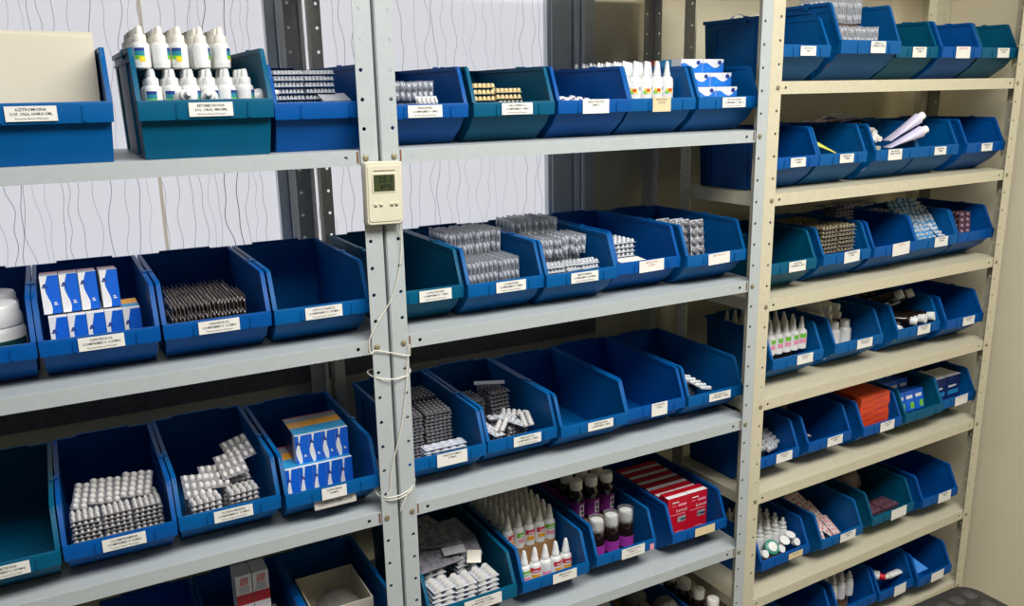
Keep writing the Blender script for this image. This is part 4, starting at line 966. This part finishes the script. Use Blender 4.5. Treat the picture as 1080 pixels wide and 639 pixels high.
# C71..C73
tier('C71', P_eye, [.048, .085, .122], [.062, .094, .126], .062, 'white dropper bottle', '', [0])
b = MB(); b.box(.020, .148, .080, .180, .0045, .0615, M_card); tag(b.obj('cardboard_tray', None, BIN['C71'].mx), 'brown cardboard tray under dropper bottles, second bin, right rack\'s bottom shelf', 'cardboard')
P_redt = tube_proto(.015, .085, M_plw, M_cred)
put('C72', P_redt, .062, .050, .096, 'white tube with red cap', 'lying at front left', rx=-84, rz=38)
put('C72', P_tubes, .110, .050, .080, 'plain white tube', 'lying along the rim', rx=84, rz=84)
b = MB(); q = [(.020, .034, .070), (.082, .022, .082), (.040, .110, .132), (.016, .105, .120)]
b.loft([q, [(x+.0006, y+.0012, z+.0003) for x, y, z in q]], mat('leaflet_blue', (60, 140, 226), .4)); lf = b.mesh('folded_leaflet')
put('C73', ('folded_leaflet', 'leaflet', lf, []), 0, 0, 0, 'bright blue folded leaflet', 'leaning at left')

o = STUFF.obj('blister_pack_pile'); o['kind'] = 'stuff'; tag(o, 'lower layers of blister packs lying beneath the top ones in the bins', 'blister packs')

# ------------------------------------------------------------------ hygrometer and its cord
b = MB()
def rrect(w, h, r, y, n=4):
    pts = []
    for cx, cz, a in ((w/2-r, h/2-r, 0), (-w/2+r, h/2-r, 90), (-w/2+r, -h/2+r, 180), (w/2-r, -h/2+r, 270)):
        for i in range(n+1):
            q = math.radians(a+90*i/n); pts.append((cx+r*math.cos(q), y, cz+r*math.sin(q)))
    return pts
HM = T(-.0075, -.0065, 1.5635) @ RY(1.2)
b.loft([rrect(.070, .112, .005, 0), rrect(.070, .112, .005, -.013), rrect(.066, .108, .006, -.017)], M_device)
b.loft([rrect(.062, .100, .004, -.0172), rrect(.060, .098, .004, -.0185)], M_device)
b.box(-.020, .020, -.0195, -.0183, .040, .0415, mat('device_groove', (150, 130, 110), .6))
hyg = b.obj('thermo_hygrometer', None, HM); tag(hyg, 'cream digital thermo-hygrometer hung on the two white posts', 'hygrometer')
b = MB(); b.loft([rrect(.046, .036, .003, -.0185), rrect(.044, .034, .003, -.0196)], M_device); b.box(-.0195, .0195, -.0202, -.0190, -.0145, .0145, M_lcd)
scr = b.obj('display', hyg, T(-.001, 0, .019))
text('25.1', .016, M_seg, scr, T(.003, -.0206, .0062) @ RX(90)); text('49%', .014, M_seg, scr, T(.003, -.0206, -.0075) @ RX(90))
for i, x in enumerate((-.018, -.008, .012, .021)):
    bb = MB(); bb.loft([rrect(.0075, .0035, .0015, -.0183), rrect(.007, .003, .0013, -.0200)], M_device); k = bb.obj('button', hyg, T(x, 0, -.018))
    bb = MB(); bb.box(-.003, .003, -.0187, -.0184, -.001, .001, M_seg); bb.obj('button_caption', hyg, T(x, 0, -.0225))
def spline(pts, sub=8):
    out = []
    for i in range(len(pts)-1):
        p0 = Vector(pts[max(0, i-1)]); p1 = Vector(pts[i]); p2 = Vector(pts[i+1]); p3 = Vector(pts[min(len(pts)-1, i+2)])
        for k in range(sub):
            t = k/sub; out.append(.5*((2*p1)+(p2-p0)*t+(2*p0-5*p1+4*p2-p3)*t*t+(3*p1-p0-3*p2+p3)*t**3))
    out.append(Vector(pts[-1])); return out
zA2 = Z1-SP; zA3 = Z1-2*SP
path = [(.022, -.012, 1.510), (.026, -.006, 1.47), (.020, -.005, 1.42), (.004, -.004, 1.37), (-.024, -.005, 1.33), (-.046, -.006, 1.295), (-.046, -.008, 1.268), (-.036, -.007, 1.262+.01),
        (-.004, -.006, 1.262), (.026, -.006, 1.252), (.036, .004, 1.25), (.033, -.004, 1.272), (.029, -.006, 1.255), (.024, -.005, 1.22), (.022, -.004, 1.19), (.010, -.004, 1.12), (-.004, -.004, 1.07), (-.018, -.004, 1.02), (-.022, -.004, .985), (-.030, -.004, .975)]
b = MB(); b.tube(spline(path), .0011, M_cord); cord = b.obj('sensor_cord'); tag(cord, 'thin white sensor cord winding down the two white posts', 'cord')
def ring(zl, zr, sag, ex=.004):
    pts = []
    for i in range(33):
        a = 2*PI*i/32; x = -.0045+(.0365+ex)*math.cos(a); y = .014-.024*math.sin(a) if math.sin(a) > 0 else .014-.024*math.sin(a)
        zz = (zl+zr)/2+(zr-zl)/2*math.cos(a)-sag*max(0, math.sin(a)); pts.append((x, y, zz))
    return pts
b = MB(); b.tube(ring(1.225, 1.218, .010, .006), .0011, M_cord); b.obj('cord_loop', cord)
b = MB(); b.tube(ring(.978, .990, .012), .0013, M_cord); b.tube(spline([(.012, -.0115, .975), (.004, -.012, .960), (-.006, -.012, .940)]), .0012, M_cord); b.tube(ring(.972, .984, .012, .002), .0011, M_cord); b.obj('cord_loop', cord)

# strap hanging before the film
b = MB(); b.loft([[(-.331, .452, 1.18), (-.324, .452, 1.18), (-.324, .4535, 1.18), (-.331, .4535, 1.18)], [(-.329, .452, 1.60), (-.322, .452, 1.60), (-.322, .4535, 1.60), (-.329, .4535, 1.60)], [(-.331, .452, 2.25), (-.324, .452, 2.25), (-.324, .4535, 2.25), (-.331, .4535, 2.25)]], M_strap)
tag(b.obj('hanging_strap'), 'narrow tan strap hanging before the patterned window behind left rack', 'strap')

# ------------------------------------------------------------------ stool at the lower right
root = bpy.data.objects.new('upholstered_stool', None); COL.objects.link(root); root.location = (1.30, -.425, 0)
tag(root, 'black patterned square stool with chrome rim before the cream rack', 'stool')
def rsq(s, r, z, n=6):
    return [(x, y, z) for x, y, z in [(p[0], p[2], z) for p in rrect(s, s, r, 0, n)]]
b = MB(); b.loft([rsq(.330, .05, .395), rsq(.350, .055, .402), rsq(.354, .055, .432), rsq(.340, .05, .446), rsq(.30, .05, .450)], M_cush, True, False)
for i in range(6):
    for j in range(6):
        x, y = -.125+.05*i, -.125+.05*j
        b.loft([[(x+p[0], y+p[2], .4495) for p in rrect(.034, .034, .008, 0, 3)], [(x+p[0], y+p[2], .4515) for p in rrect(.028, .028, .008, 0, 3)]], M_cushp)
b.obj('seat', root)
b = MB(); loop = [(p[0], p[1], .418) for p in rsq(.366, .058, 0)]; b.tube(loop+[loop[0]], .010, M_chrome, 10); b.obj('chrome_rim', root)
for sx in (-1, 1):
    for sy in (-1, 1):
        b = MB(); b.tube([(sx*.14, sy*.14, .39), (sx*.15, sy*.15, .2), (sx*.16, sy*.16, .0)], .010, M_chrome, 8); b.obj('leg', root)

flush_text()

# ------------------------------------------------------------------ light, world, camera
def area(name, loc, size, sy, energy, col, target):
    l = bpy.data.lights.new(name, 'AREA'); l.shape = 'RECTANGLE'; l.size = size; l.size_y = sy; l.energy = energy; l.color = col
    o = bpy.data.objects.new(name, l); COL.objects.link(o); o.location = loc
    d = Vector(target)-Vector(loc); o.rotation_euler = d.to_track_quat('-Z', 'Y').to_euler(); return o
area('ceiling_lamp', (.45, -1.35, 2.9), 2.4, .9, 105, (1, .985, .965), (.45, -1.35, 0))
w = bpy.data.worlds.new('World'); SC.world = w; w.use_nodes = True
wn = w.node_tree; bg = wn.nodes['Background']
tc = wn.nodes.new('ShaderNodeTexCoord'); sx = wn.nodes.new('ShaderNodeSeparateXYZ'); rp = wn.nodes.new('ShaderNodeValToRGB')
wn.links.new(tc.outputs['Generated'], sx.inputs[0]); wn.links.new(sx.outputs['Z'], rp.inputs['Fac']); wn.links.new(rp.outputs['Color'], bg.inputs['Color'])
rp.color_ramp.elements[0].position = .15; rp.color_ramp.elements[0].color = (.28, .27, .25, 1)      # walls and floor of the room
rp.color_ramp.elements[1].position = .75; rp.color_ramp.elements[1].color = (.90, .96, 1.06, 1)     # pale ceiling
bg.inputs['Strength'].default_value = .085

cam = bpy.data.cameras.new('Camera'); co = bpy.data.objects.new('Camera', cam); COL.objects.link(co)
yaw, pit, rol = .4936, -.2423, -.0192
f = Vector((math.sin(yaw)*math.cos(pit), math.cos(yaw)*math.cos(pit), math.sin(pit)))
r = Vector((math.cos(yaw), -math.sin(yaw), 0)); u = r.cross(f)
r2 = r*math.cos(rol)+u*math.sin(rol); u2 = -r*math.sin(rol)+u*math.cos(rol)
co.matrix_world = Matrix(((r2.x, u2.x, -f.x, -.5302), (r2.y, u2.y, -f.y, -1.465), (r2.z, u2.z, -f.z, 1.7335), (0, 0, 0, 1)))
cam.sensor_fit = 'HORIZONTAL'; cam.sensor_width = 36; cam.lens = 897.7/1080*36; cam.clip_start = .01
SC.camera = co
SC.view_settings.view_transform = 'Standard'; SC.view_settings.look = 'None'; SC.view_settings.gamma = 1; SC.view_settings.use_curve_mapping = False
SC.view_settings.exposure = 0.0
